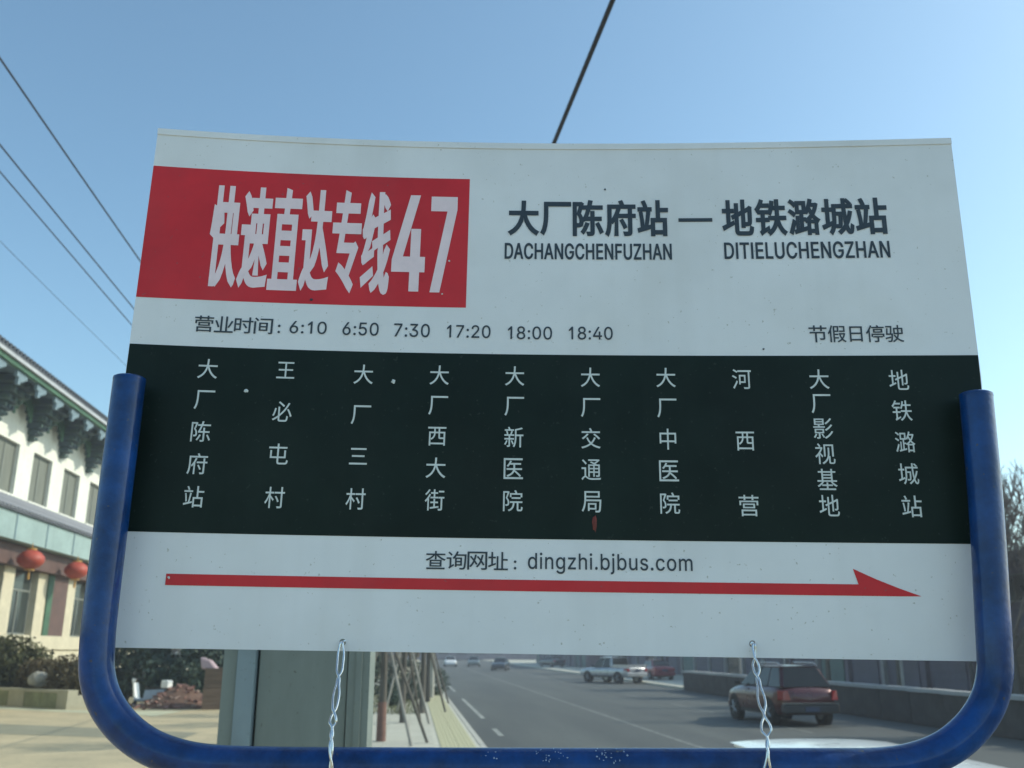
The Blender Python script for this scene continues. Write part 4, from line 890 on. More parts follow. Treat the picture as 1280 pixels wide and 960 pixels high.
# ---- foliage
def leaf_cloud(blobs, n, size, seed, tri=False, up=0.0):
    rnd = np.random.RandomState(seed)
    vs = []; fs = []
    tot = sum(b[3] * b[4] * b[5] for b in blobs)
    for (cx, cy, cz, rx, ry, rz) in blobs:
        k = max(20, int(n * rx * ry * rz / tot))
        d = rnd.normal(size=(k, 3)); d /= np.linalg.norm(d, axis=1)[:, None]
        r = rnd.uniform(0.35, 1.0, size=(k, 1)) ** 0.45
        r *= 1 + .16 * np.sin(d[:, :1] * 5 + seed) * np.cos(d[:, 1:2] * 6 + cx)
        c = d * r * np.array([rx, ry, rz]) + np.array([cx, cy, cz])
        nrm = d * .6 + rnd.normal(size=(k, 3)) * .6
        nrm /= np.linalg.norm(nrm, axis=1)[:, None]
        t = np.cross(nrm, rnd.normal(size=(k, 3))); t /= np.linalg.norm(t, axis=1)[:, None]
        b = np.cross(nrm, t)
        s = size * rnd.uniform(.6, 1.3, size=(k, 1))
        q = np.stack([c - t * s, c - b * s * .5, c + t * s, c + b * s * .5], 1).reshape(-1, 3)
        k0 = len(vs)
        vs += q.tolist()
        fs += [(k0 + 4 * i, k0 + 4 * i + 1, k0 + 4 * i + 2, k0 + 4 * i + 3) for i in range(k)]
    return vs, fs
def leaf_obj(name, blobs, n, size, seed, m, parent):
    vs, fs = leaf_cloud(blobs, n, size, seed)
    me = bpy.data.meshes.new(name); me.from_pydata(vs, [], fs); me.materials.append(m)
    return link(name, me, parent)
M['leaf_olive'] = mat('leaf_olive', (0.10, 0.10, 0.035), 0.7, scale=1.5, col2=(0.055, 0.062, 0.024))
M['leaf_brown'] = mat('leaf_brown', (0.14, 0.105, 0.045), 0.75, scale=1.5, col2=(0.075, 0.06, 0.03))
M['leaf_dark'] = mat('leaf_dark', (0.075, 0.115, 0.080), 0.7, scale=0.9, col2=(0.04, 0.065, 0.05))
M['leaf_pale'] = mat('leaf_pale', (0.30, 0.28, 0.16), 0.75, var=0.2, scale=3)
M['bark'] = mat('bark', (0.11, 0.10, 0.085), 0.9, var=0.3, scale=4, bump=0.3, stretch=(1, 1, .2))
M['bark_pale'] = mat('bark_pale', (0.26, 0.25, 0.22), 0.85, var=0.25, scale=4, stretch=(1, 1, .2))
M['twig'] = mat('twig', (0.17, 0.135, 0.115), 0.9, var=0.25, scale=2)
M['lime'] = mat('lime', (0.17, 0.095, 0.075), 0.85, var=0.2, scale=8)

def shrub(x, y, z, blobs, n, size, seed, m, label, name='shrub', group=None):
    t = thing(name, label, 'shrub', (x, y, z), 0, group)
    leaf_obj('foliage', blobs, n, size, seed, m, t)
    s = MB()
    rnd = random.Random(seed)
    for k in range(7):
        b = rnd.choice(blobs)
        s.tube([(b[0] * .3, b[1] * .3, 0), (b[0] + rnd.uniform(-.2, .2), b[1], b[2])], [.03, .012], 5)
    s.build('stem', M['bark'], t)
    return t
gb = 'shrubs in the planting bed before the hall'
shrub(-16.4, 42.2, .45, [(0, 0, 1.1, 1.15, .8, 1.1), (-1.0, .2, .9, .9, .7, .9), (.9, .1, .9, .8, .7, .9)], 4200, .10, 11, M['leaf_olive'], 'big round olive shrub at the left edge, in front of the pale ledge', group=gb)
shrub(-17.5, 42.9, .45, [(0, 0, 1.1, 1.2, .9, 1.1), (.9, 0, .7, .8, .7, .8)], 2600, .10, 12, M['leaf_olive'], 'olive shrub in the bed cut off by the left edge of the photo', group=gb)
shrub(-14.3, 40.9, .45, [(0, 0, .6, 1.0, .6, .75), (-.8, .3, .55, .7, .6, .75)], 2600, .09, 13, M['leaf_brown'], 'brownish shrub just right of the big olive shrub, behind the boulder', group=gb)
shrub(-13.0, 39.2, .45, [(0, 0, .65, .9, .6, .8), (.7, -.2, .5, .7, .5, .7)], 2600, .09, 14, M['leaf_brown'], 'brown winter shrub at the right end of the low planter beside the blue tube', group=gb)
bo = MB()
bmn = bmesh.new(); bmesh.ops.create_icosphere(bmn, subdivisions=3, radius=.5)
rr_ = random.Random(3)
for v in bmn.verts:
    n3 = math.sin(v.co.x * 7) * math.cos(v.co.y * 6 + 1) * math.sin(v.co.z * 8)
    v.co *= 1 + .14 * n3 + rr_.uniform(-.02, .02); v.co.z *= .8
me = bpy.data.meshes.new('boulder'); bmn.to_mesh(me); bmn.free(); me.materials.append(mat('boulder', (0.30, 0.29, 0.25), .85, var=.2, scale=4, bump=.3))
rock = link('boulder', me); rock.location = (-14.35, 39.6, .98); rock.scale = (.78, .7, .75)
tag(rock, 'pale round boulder standing among the shrubs of the planter', 'boulder')

# ---- dark evergreens behind, with the heap and the parked scooter before them
def evergreen(x, y, h, w, seed, label):
    t = thing('evergreen_tree', label, 'tree', (x, y, 0), 0, 'dark evergreens beside the hall')
    bl = []
    for k in range(6):
        f = k / 5
        r = w * (1 - f * .8)
        bl.append((random.uniform(-.2, .2), random.uniform(-.2, .2), .5 + f * (h - .7), r, r, h * .16))
    leaf_obj('crown', bl, 5200, .13, seed, M['leaf_dark'], t)
    m = MB(); m.tube([(0, 0, 0), (.05, 0, h * .5), (0, 0, h * .92)], [.13, .09, .03], 8); m.build('trunk', M['bark'], t)
evergreen(-13.6, 45.4, 4.6, 1.4, 31, 'dark evergreen nearest the hall, seen just inside the lower left bend of the blue frame')
evergreen(-11.4, 44.4, 4.9, 1.5, 32, 'dark evergreen straight above the pale blue scooter')
evergreen(-9.2, 43.6, 4.4, 1.4, 33, 'dark evergreen behind the heap of bricks')
evergreen(-7.2, 44.6, 4.8, 1.4, 34, 'dark evergreen behind the brown crates, next to the pylon')
evergreen(-5.0, 47.5, 4.6, 1.4, 35, 'dark evergreen hidden behind the grey-green pylon')

M['brick'] = mat('brick', (0.23, 0.125, 0.10), 0.85, var=0.3, scale=1.3)
M['brick2'] = mat('brick2', (0.34, 0.25, 0.21), 0.85, var=0.25, scale=1.3)
heap = thing('brick_heap', 'low heap of red-brown bricks on the edge of the plaza', 'brick heap', (-8.7, 38.4, 0))
bk = MB(); bk.box(-.12, .12, -.06, .06, -.03, .03)
bk1 = bk.mesh('brick', M['brick']); bk2 = bk.mesh('brick', M['brick2'])
rnd = random.Random(5)
for k in range(250):
    x = rnd.gauss(0, .72); y = rnd.gauss(0, .45)
    hh = max(0, .82 * math.exp(-(x / 1.0) ** 2 - (y / .6) ** 2))
    o = link('brick', bk1 if k % 3 else bk2, heap)
    o.location = (max(-1.9, min(1.5, x)), y, .04 + hh * rnd.uniform(.55, 1.0)); o.rotation_euler = (rnd.uniform(-.5, .5), rnd.uniform(-.5, .5), rnd.uniform(0, 3.1))
M['earth'] = mat('earth', (0.15, 0.09, 0.065), 0.9, var=0.25, scale=3, bump=.4)
mo = MB(); mo.lathe([(1.55, 0), (1.2, .2), (.75, .5), (.35, .7), (.08, .76)], 18, Matrix.Diagonal((1.0, .65, 1, 1)))
mo.build('rubble_core', M['earth'], heap, 50)

M['crate_wood'] = mat('crate_wood', (0.15, 0.105, 0.075), 0.8, var=0.25, scale=5, stretch=(.3, 3, 3))
def crate(x, y, z, rz, w, h, label):
    t = thing('crate', label, 'crate', (x, y, z), rz, 'brown wooden crates stacked beside the pylon')
    for k in range(5):
        zz = k * h / 5
        m = MB(); m.box(-w / 2, w / 2, -w / 2, -w / 2 + .02, zz + .008, zz + h / 5 - .008); m.build('slat', M['crate_wood'], t)
        m = MB(); m.box(-w / 2, w / 2, w / 2 - .02, w / 2, zz + .008, zz + h / 5 - .008); m.build('slat', M['crate_wood'], t)
        m = MB(); m.box(w / 2 - .02, w / 2, -w / 2 + .022, w / 2 - .022, zz + .008, zz + h / 5 - .008); m.build('slat', M['crate_wood'], t)
        m = MB(); m.box(-w / 2, -w / 2 + .02, -w / 2 + .022, w / 2 - .022, zz + .008, zz + h / 5 - .008); m.build('slat', M['crate_wood'], t)
    for sx in (-1, 1):
        for sy in (-1, 1):
            m = MB(); m.box(sx * (w / 2 - .05) - .03, sx * (w / 2 - .05) + .03, sy * (w / 2 - .05) - .028, sy * (w / 2 - .05) + .028, 0, h); m.build('corner_post', M['crate_wood'], t)
    m = MB(); m.box(-w / 2 + .03, w / 2 - .03, -w / 2 + .03, w / 2 - .03, .0, h - .06); m.build('contents', M['earth'], t)
crate(-7.15, 37.3, 0, .2, .95, .75, 'brown wooden crate on the ground next to the grey-green pylon')
crate(-7.10, 37.3, .755, .08, .90, .70, 'brown wooden crate stacked on top of the lower crate')
M['pink'] = mat('pink', (0.42, 0.31, 0.33), 0.8, var=.1, scale=6)
ck = MB()
ck.hexa([(-.5, -.16, 0), (.1, -.28, 0), (.16, .1, 0), (-.4, .16, 0)], [(-.62, -.06, .44), (-.22, -.1, .36), (-.1, .05, .30), (-.5, .1, .48)])
sack = ck.build('sack', M['pink']); sack.location = (-7.2, 37.1, 1.40)
bv = sack.modifiers.new('b', 'BEVEL'); bv.width = .07; bv.segments = 3
tag(sack, 'pale pink sack lying on the topmost brown crate', 'sack')

M['scooter_blue'] = mat('scooter_blue', (0.27, 0.36, 0.48), 0.35, var=.06, scale=5)
M['seat_black'] = mat('seat_black', (0.02, 0.02, 0.022), 0.55)
M['white_plastic'] = mat('white_plastic', (0.75, 0.76, 0.74), 0.4)
M['chrome'] = mat('chrome', (0.6, 0.6, 0.6), 0.2, 1.0)
sc_t = thing('scooter', 'pale blue electric scooter with white leg shield parked before the dark evergreens', 'scooter', (-10.0, 38.7, 0), R(70))
for yy in (-.62, .62):
    m = MB(); q = Matrix.Translation((0, yy, .24)) @ Matrix.Rotation(math.pi / 2, 4, 'Y'); m.lathe([(.13, -.05), (.22, -.055), (.24, -.03), (.24, .03), (.22, .055), (.13, .05)], 20, q); w = m.build('wheel', M['rubber'], sc_t, 40)
    m = MB(); m.lathe([(.12, -.052), (.13, 0), (.12, .052)], 16, q); m.build('rim', M['chrome'], w, 40)
m = MB(); m.hexa([(-.14, -.75, .38), (.14, -.75, .38), (.16, .05, .26), (-.16, .05, .26)], [(-.10, -.82, .66), (.10, -.82, .66), (.13, .0, .62), (-.13, .0, .62)]); m.box(-.16, .16, .0, .42, .24, .31); m.build('body', M['scooter_blue'], sc_t)
m = MB(); m.hexa([(-.17, .38, .28), (.17, .38, .28), (.14, .47, .28), (-.14, .47, .28)], [(-.15, .50, .88), (.15, .50, .88), (.10, .60, .88), (-.10, .60, .88)]); m.build('leg_shield', M['white_plastic'], sc_t)
m = MB(); m.hexa([(-.12, -.72, .665), (.12, -.72, .665), (.13, .02, .63), (-.13, .02, .63)], [(-.09, -.68, .76), (.09, -.68, .76), (.10, -.03, .72), (-.10, -.03, .72)]); m.build('seat', M['seat_black'], sc_t)
m = MB(); m.tube([(0, .62, .24), (0, .52, .95), (0, .48, 1.02)], .025, 8); m.build('fork', M['chrome'], sc_t)
m = MB(); m.tube([(-.33, .40, 1.05), (-.12, .48, 1.02), (.12, .48, 1.02), (.33, .40, 1.05)], .016, 8); m.build('handlebar', M['seat_black'], sc_t)
m = MB(); m.lathe([(.03, 0), (.08, .02), (.09, .08), (.02, .12)], 12, Matrix.Translation((0, .56, .97)) @ Matrix.Rotation(-math.pi / 2, 4, 'X')); m.build('headlight', M['white_plastic'], sc_t, 40)
for s_ in (-1, 1):
    m = MB(); m.tube([(s_ * .25, .43, 1.05), (s_ * .30, .44, 1.22)], .008, 6); m.box(s_ * .30 - .05, s_ * .30 + .05, .43, .45, 1.20, 1.28); m.build('mirror', M['seat_black'], sc_t)
m = MB(); m.box(-.17, .17, -.98, -.68, .70, .98); tb = m.build('top_box', M['white_plastic'], sc_t); bv = tb.modifiers.new('b', 'BEVEL'); bv.width = .04; bv.segments = 3

# ------------------------------------------------------------------ staked street trees on the pavement
def branch(m, p, d, ln, r, depth, rnd, n=5, spread=.55, upb=.25):
    k = 3
    pts = [p]; rad = [r]
    for i in range(k):
        d = (d + Vector((rnd.gauss(0, .10), rnd.gauss(0, .10), rnd.gauss(0, .06) + upb * .15))).normalized()
        pts.append(pts[-1] + d * ln / k); rad.append(r * (1 - .38 * (i + 1) / k))
    m.tube(pts, [max(q, .011) for q in rad], n, caps=False)
    if depth == 0: return
    nb = rnd.choice((3, 4)) if depth > 1 else rnd.choice((3, 4, 5))
    for b in range(nb):
        t = rnd.uniform(.45, 1.0) if b else 1.0
        i = min(k, max(1, round(t * k)))
        a = Vector((rnd.gauss(0, 1), rnd.gauss(0, 1), rnd.gauss(0, .6))).normalized()
        nd = (d + a * spread * rnd.uniform(.6, 1.3) + Vector((0, 0, upb))).normalized()
        branch(m, pts[i], nd, ln * rnd.uniform(.55, .8), rad[i] * rnd.uniform(.5, .68), depth - 1, rnd, max(3, n - 1), spread, upb)
def bare_meshes(seed, h, tr, depth=4, low=.42):
    rnd = random.Random(seed)
    tm_ = MB(); th = h * low
    tm_.tube([(0, 0, -.02), (.02, .01, th * .5), (.0, .03, th)], [tr * 1.25, tr, tr * .85], 10)
    cm = MB()
    for b in range(5):
        a = b * 2 * math.pi / 5 + rnd.uniform(-.4, .4)
        branch(cm, Vector((0, .03, th * rnd.uniform(.85, 1.0))), Vector((math.cos(a) * .55, math.sin(a) * .55, 1)).normalized(), h * .24, tr * .55, depth - 1, rnd)
    branch(cm, Vector((0, .03, th * .98)), Vector((0, 0, 1)), h * .28, tr * .75, depth - 1, rnd)
    return tm_.mesh('trunk', M['bark'], 60), cm.mesh('crown', M['twig'])
bare = [bare_meshes(s, 6.0, .085) for s in (1, 2)]
stake_cache = {}
def street_tree(x, y, k, label, stakes, sc, who, sides):
    t = thing('street_tree', label, 'tree', (x, y, 0), 0, 'bare young street trees held by stakes')
    tr = link('trunk', bare[k][0], t); cr = link('crown', bare[k][1], t)
    tr.scale = cr.scale = (sc, sc, sc)
    cr.rotation_euler = tr.rotation_euler = (0, 0, x * 7 + y)
    if y < 25:
        m = MB(); m.lathe([(.118 * sc, .003), (.105 * sc, .9)], 12); m.build('trunk_wash', M['lime'], t, 60)
    for s_, (dx, dy) in enumerate(stakes):
        st = thing('tree_stake', 'slanting wooden stake on the %s of the %s' % (sides[s_], who), 'stake', (x + dx, y + dy, 0), 0, 'wooden stakes propping the street trees')
        m = MB(); m.tube([(0, 0, -.05), (-dx * 1.03, -dy * 1.03, 2.75 + .1 * s_)], .036, 8); m.build('pole', M['bark_pale'] if (s_ + int(y)) % 2 else M['bark'], st)
        m = MB(); m.tube([(-dx * .93, -dy * .93, 2.50), (-dx * .97, -dy * .97, 2.58)], .05, 8); m.build('binding', M['black'], st)
    return t
street_tree(-.66, 23.9, 0, 'bare young tree nearest the pylon, trunk washed red-brown', [(.74, -1.3), (1.12, -.5), (-.7, .8)], 1.0, 'bare tree nearest the pylon', ('near side', 'road side', 'far side'))
street_tree(-.2, 29.8, 1, 'bare young tree second from the pylon, between two pairs of stakes', [(-.6, -.7), (.55, .9), (.8, -.5)], .9, 'second bare tree from the pylon', ('hall side', 'far side', 'road side'))
street_tree(.42, 34.3, 0, 'bare young tree third in the row, dark straight trunk', [(-.8, -.6), (-.9, .7), (.85, .4)], 1.05, 'third bare tree from the pylon', ('near side', 'far side', 'road side'))
street_tree(.75, 41.5, 1, 'bare young tree fourth in the row beside the road', [(.65, -.1), (.85, -1.0), (-.7, .5)], 1.0, 'fourth bare tree from the pylon', ('road side', 'near side', 'hall side'))
street_tree(.85, 50.0, 0, 'bare young tree at the far end of the row', [(.65, -.4), (-.75, -.5), (.2, .9)], 1.0, 'farthest bare tree of the row', ('road side', 'hall side', 'far side'))
# pale slim marker post and clipped bushes on the verge
mp_ = thing('marker_post', 'slim pale concrete post standing upright on the kerb side of the trees', 'post', (.98, 45.0, 0))
m = MB(); m.tube([(0, 0, 0), (0, 0, 2.35)], [.11, .10], 12); m.build('shaft', M['kerb'], mp_)
m = MB(); m.lathe([(.13, 2.352), (.13, 2.43), (.04, 2.5)], 12); m.build('cap', M['kerb'], mp_)
gg = 'dark clipped bushes along the pavement'
shrub(-.75, 38.5, 0, [(0, 0, .5, .55, .5, .55)], 1700, .06, 51, M['leaf_dark'], 'dark clipped bush left of the staked tree trunks', 'bush', gg)
shrub(.1, 42.8, 0, [(0, 0, .55, .7, .5, .6)], 1700, .06, 52, M['leaf_dark'], 'dark clipped bush between the two middle staked trees', 'bush', gg)
shrub(1.25, 47.5, 0, [(0, 0, .62, .62, .5, .68), (-.6, 0, .55, .5, .5, .6)], 2200, .06, 53, M['leaf_dark'], 'dark clipped bush nearest the kerb at the far end of the pavement', 'bush', gg)
shrub(-.3, 54, 0, [(0, 0, .8, 1.3, .6, .85)], 2200, .08, 54, M['leaf_dark'], 'broad dark bush closing the far end of the pavement', 'bush', gg)
shrub(-2.4, 47, 0, [(0, 0, 1.3, 1.2, .8, 1.3)], 3000, .10, 55, M['leaf_dark'], 'tall dark bush just right of the pylon behind the first tree', 'bush', gg)
shrub(-3.3, 38, 0, [(0, 0, .8, .9, .6, .8)], 2000, .10, 56, M['leaf_dark'], 'dark bush half hidden by the pylon', 'bush', gg)
# grass verge behind the pavement (uncountable)
M['grass'] = mat('grass', (0.15, 0.16, 0.075), 0.85, var=0.3, scale=2)
rs = np.random.RandomState(9); nb_ = 9000
gx = rs.uniform(-2.35, .35, nb_); gy = rs.uniform(33.6, 60, nb_); gh = rs.uniform(.05, .13, nb_); ga = rs.uniform(0, 6.28, nb_)
vs = np.stack([np.stack([gx - .012 * np.cos(ga), gy - .012 * np.sin(ga), np.full(nb_, .013)], 1), np.stack([gx + .012 * np.cos(ga), gy + .012 * np.sin(ga), np.full(nb_, .013)], 1),
               np.stack([gx + rs.uniform(-.04, .04, nb_), gy + rs.uniform(-.04, .04, nb_), gh], 1)], 1).reshape(-1, 3)
me = bpy.data.meshes.new('grass'); me.from_pydata(vs.tolist(), [], [(3 * i, 3 * i + 1, 3 * i + 2) for i in range(nb_)]); me.materials.append(M['grass'])
gr = link('grass', me); tag(gr, 'thin dry grass on the verge under the staked trees', 'grass', kind='stuff')

# ------------------------------------------------------------------ overhead cables and their poles
def pole(x, y, h, label):
    t = thing('utility_pole', label, 'utility pole', (x, y, 0), 0)
    m = MB(); m.tube([(0, 0, 0), (0, 0, h)], [.17, .11], 14); m.build('shaft', M['concrete_pole'], t, 60)
    m = MB(); m.box(-.75, .75, -.05, .05, h - .55, h - .45); m.build('crossarm', M['alu'], t)
    m = MB(); m.box(-.75, .75, -.05, .05, h - 1.6, h - 1.5); m.build('crossarm', M['alu'], t)
    for dx in (-.6, 0.2, .6):
        for z in (h - .45, h - 1.5):
            m = MB(); m.lathe([(.03, z), (.05, z + .03), (.03, z + .06), (.05, z + .09), (.02, z + .12)], 10, Matrix.Translation((dx, -.0, 0))); m.build('insulator', M['white_plastic'], t)
    return t
pole(-4.6, 39.5, 9.1, 'concrete utility pole hidden behind the pylon, carrying the cables at the left')
pole(-4.6, -14.5, 9.1, 'concrete utility pole behind the viewer at the left')
pole(-3.0, 62, 8.4, 'far concrete utility pole behind the route board that the thick black cable runs to')
pole(1.9, -14, 8.2, 'concrete utility pole behind the viewer near the kerb')
def cable(a, b, sag, rad, label, name='cable'):
    a = Vector(a); b = Vector(b)
    pts = []
    for i in range(41):
        t = i / 40
        p = a.lerp(b, t); p.z -= sag * 4 * t * (1 - t)
        pts.append(p)
    m = MB(); m.tube(pts, rad, 6)
    o = m.build(name, M['cable']); tag(o, label, 'cable', 'overhead cables')
    return o
cable((-4.4, -14.5, 8.72), (-4.4, 39.5, 8.72), .78, .011, 'highest and darkest of the thin cables crossing the sky at the left')
cable((-4.5, -14.5, 7.66), (-4.35, 39.5, 7.66), .50, .009, 'upper of the close pair of thin cables at the left of the sky')
cable((-4.7, -14.5, 7.64), (-4.7, 39.5, 7.64), .45, .008, 'lower of the close pair of thin cables at the left of the sky')
cable((-5.2, -14.5, 7.66), (-5.2, 39.5, 7.66), .72, .0035, 'faintest thin cable, below the close pair at the left')
# thick black cable: passes (1.27, 5.47, 6.5) and (1.14, 7.42, 6.5)
pts = []
for i in range(61):
    y = -14 + 76 * i / 60
    x = 1.27 - .0667 * (y - 5.47)
    pts.append((x, y, 6.5 + .00033 * (y - 6.5) ** 2))
m = MB(); m.tube(pts, .020, 8); o = m.build('cable', M['cable']); tag(o, 'thick black cable rising from behind the top edge of the route board', 'cable', 'overhead cables')

# ------------------------------------------------------------------ vehicles
def car_paint(name, c, metal=.35): return mat(name, c, 0.28, metal, var=.05, scale=3, coat=.6)
M['paint_maroon'] = car_paint('paint_maroon', (0.065, 0.006, 0.011))
M['paint_silver'] = car_paint('paint_silver', (0.42, 0.44, 0.46))
M['paint_white'] = car_paint('paint_white', (0.78, 0.79, 0.77), 0.0)
M['paint_dark'] = car_paint('paint_dark', (0.035, 0.045, 0.055))
M['paint_red'] = car_paint('paint_red', (0.22, 0.03, 0.045))
M['paint_grey'] = car_paint('paint_grey', (0.15, 0.18, 0.17))
M['glass'] = mat('glass', (0.010, 0.013, 0.015), 0.10, spec=.35)
M['tail_red'] = mat('tail_red', (0.30, 0.015, 0.02), 0.2, coat=.6)
M['lamp_clear'] = mat('lamp_clear', (0.75, 0.76, 0.76), 0.12, .2, coat=.6)
M['trim'] = mat('trim', (0.03, 0.03, 0.032), 0.55, var=.1, scale=6)
M['plate_blue'] = mat('plate_blue', (0.04, 0.055, 0.10), 0.4)

SEDAN = dict(body=[(-2.28, .38, .78, .72), (-2.2, .26, .93, .82), (-1.75, .2, 1.0, .88), (-.9, .18, .95, .9), (.3, .18, .95, .9), (1.1, .19, .93, .89), (1.8, .2, .84, .87), (2.15, .24, .72, .80), (2.3, .34, .60, .66)],
             cab=dict(rb=-1.75, rt=-1.05, ft=.25, fb=1.12, z0=.92, z1=1.45, wb=.80, wt=.58), wr=.31, wx=.78, ax=(-1.35, 1.38))
SUV = dict(body=[(-2.34, .46, .90, .66), (-2.24, .32, 1.06, .84), (-1.8, .28, 1.14, .93), (-.9, .27, 1.10, .94), (.3, .27, 1.09, .94), (1.1, .27, 1.07, .93), (1.75, .28, 1.0, .91), (2.12, .32, .88, .85), (2.28, .42, .72, .72)],
           cab=dict(rb=-2.16, rt=-1.72, ft=.25, fb=1.12, z0=1.06, z1=1.70, wb=.88, wt=.63), wr=.37, wx=.80, ax=(-1.36, 1.38))
PICK = dict(body=[(-2.6, .50, 1.02, .82), (-2.55, .42, 1.04, .88), (-1.8, .38, 1.05, .90), (-.9, .36, 1.05, .90), (.3, .36, 1.04, .90), (1.1, .36, 1.03, .90), (1.9, .36, .98, .89), (2.4, .40, .88, .84), (2.55, .5, .74, .74)],
            cab=dict(rb=-.95, rt=-.80, ft=.45, fb=1.10, z0=1.0, z1=1.72, wb=.84, wt=.68), wr=.37, wx=.78, ax=(-1.65, 1.55))
CAR_N = [0]
def make_car(kind, paint, name, label, loc, rz, group=None, rack=False):
    t = thing(name, label, name.split('_')[-1], loc, rz, group)
    c = kind['cab']
    # lower body: lofted sections
    prof = [(0, 0), (.82, 0), (.955, .05), (1.0, .30), (1.0, .62), (.965, .86), (.90, .97), (.5, 1.03), (0, 1.045)]
    m = MB(); vs = []; n = 2 * len(prof) - 2
    for (y, zl, zh, hw) in kind['body']:
        ring = [(px * hw, y, zl + pz * (zh - zl)) for px, pz in prof] + [(-px * hw, y, zl + pz * (zh - zl)) for px, pz in prof[-2:0:-1]]
        vs += ring
    fs = []
    k = len(kind['body'])
    for i in range(k - 1):
        for j in range(n):
            fs.append((i * n + j, (i + 1) * n + j, (i + 1) * n + (j + 1) % n, i * n + (j + 1) % n))
    fs.append(tuple(range(n))); fs.append(tuple((k - 1) * n + j for j in range(n - 1, -1, -1)))
    m.add(vs, fs)
    body = m.build('body', paint, t, 42)
    sb = body.modifiers.new('s', 'SUBSURF'); sb.levels = sb.render_levels = 1
    # cabin shell
    z0, z1 = c['z0'], c['z1']
    P = {}
    for s in (-1, 1):
        P['rb', s] = Vector((s * c['wb'] * .93, c['rb'], z0)); P['rt', s] = Vector((s * c['wt'] * .97, c['rt'], z1 - .04))
        P['ft', s] = Vector((s * c['wt'], c['ft'], z1 - .05)); P['fb', s] = Vector((s * c['wb'] * .93, c['fb'], z0))
    m = MB()
    m.add([P['rb', -1], P['rb', 1], P['fb', 1], P['fb', -1], P['rt', -1], P['rt', 1], P['ft', 1], P['ft', -1]], [(0, 3, 2, 1), (4, 5, 6, 7), (0, 1, 5, 4), (1, 2, 6, 5), (2, 3, 7, 6), (3, 0, 4, 7)])
    cab = m.build('cabin', paint, t, 30)
    bv = cab.modifiers.new('b', 'BEVEL'); bv.width = .11; bv.segments = 4
    # roof, slightly domed
    m = MB(); nx, ny = 6, 8; vs = []
    for j in range(ny + 1):
        for i in range(nx + 1):
            a = 2 * i / nx - 1; b = 2 * j / ny - 1
            vs.append((a * c['wt'] * 1.0, (c['rt'] + c['ft']) / 2 + b * (c['ft'] - c['rt']) / 2 * 1.04, z1 - .045 + .055 * (1 - a * a) ** .7 * (1 - .55 * b * b)))
    m.add(vs, [(j * (nx + 1) + i, j * (nx + 1) + i + 1, (j + 1) * (nx + 1) + i + 1, (j + 1) * (nx + 1) + i) for j in range(ny) for i in range(nx)])
    m.box(-c['wt'] * .97, c['wt'] * .97, c['rt'] + .02, c['ft'] - .02, z1 - .07, z1 - .048)
    m.build('roof', paint, t, 60)
    def pane(name, a, b, cc, d, e=.06, off=.012):
        a, b, cc, d = map(Vector, (a, b, cc, d))
        ctr = (a + b + cc + d) / 4
        nn = (b - a).cross(d - a).normalized()
        if nn.dot(ctr - Vector((0, (c['rb'] + c['fb']) / 2, z0))) < 0: nn = -nn
        q = []
        for p in (a, b, cc, d): q.append(p + (ctr - p).normalized() * e)
        m = MB(); m.hexa([p - nn * .012 for p in q], [p + nn * off for p in q])
        return m.build(name, M['glass'], t)
    pane('rear_window', P['rb', -1], P['rb', 1], P['rt', 1], P['rt', -1], .09)
    pane('windscreen', P['fb', -1], P['fb', 1], P['ft', 1], P['ft', -1], .08)
    for s in (-1, 1):
        L = lambda f, top: (P['rt', s].lerp(P['ft', s], f) if top else P['rb', s].lerp(P['fb', s], f))
        cuts = (.02, .30, .62, .98) if c['rb'] < -1.9 else (.08, .52, .96)
        for a, b in zip(cuts[:-1], cuts[1:]):
            pane('side_window', L(a, 0), L(b, 0), L(b, 1), L(a, 1), .05)
    zb = kind['body'][1][1]; zt = kind['body'][1][2]; hw = kind['body'][2][3]; yr = kind['body'][0][0]; yf = kind['body'][-1][0]
    m = MB(); m.box(-hw * .93, hw * .93, yr - .06, yr + .22, zb + .05, zb + .30); b_ = m.build('bumper', M['trim'] if rack else paint, t); bv = b_.modifiers.new('b', 'BEVEL'); bv.width = .05; bv.segments = 3
    m = MB(); m.box(-hw * .84, hw * .84, yf - .2, yf + .06, zb + .03, zb + .27); b_ = m.build('bumper', paint, t); bv = b_.modifiers.new('b', 'BEVEL'); bv.width = .05; bv.segments = 3
    if rack:
        m = MB(); m.box(-hw * .95, hw * .95, yr - .075, yr + .02, zb + .315, zb + .345); m.build('chrome_strip', M['chrome'], t)
        for s in (-1, 1):
            m = MB(); m.tube([(s * (c['wt'] - .05), c['rt'] + .1, z1 - .01), (s * (c['wt'] - .05), c['rt'] + .2, z1 + .06), (s * (c['wt'] - .05), c['ft'] - .3, z1 + .06), (s * (c['wt'] - .05), c['ft'] - .2, z1 - .0)], .018, 6); m.build('roof_rail', M['chrome'], t)
    for s in (-1, 1):
        m = MB(); hi = zt - .06; lo = hi - (.26 if rack else .19)
        m.hexa([(s * hw * .70, yr - .03, lo), (s * hw * .92, yr + .005, lo), (s * hw * .985, yr + .30, lo), (s * hw * .70, yr + .22, lo)][::(1 if s > 0 else -1)],
               [(s * hw * .76, yr - .01, hi), (s * hw * .90, yr + .02, hi), (s * hw * .965, yr + .30, hi), (s * hw * .76, yr + .22, hi)][::(1 if s > 0 else -1)])
        m.build('tail_light', M['tail_red'], t)
        m = MB(); fz = kind['body'][-2][2]
        m.hexa([(s * hw * .50, yf - .12, fz - .19), (s * hw * .86, yf - .22, fz - .19), (s * hw * .86, yf - .42, fz - .19), (s * hw * .50, yf - .42, fz - .19)][::s],
               [(s * hw * .52, yf - .13, fz - .03), (s * hw * .84, yf - .24, fz - .01), (s * hw * .84, yf - .44, fz - .01), (s * hw * .52, yf - .42, fz - .01)][::s])
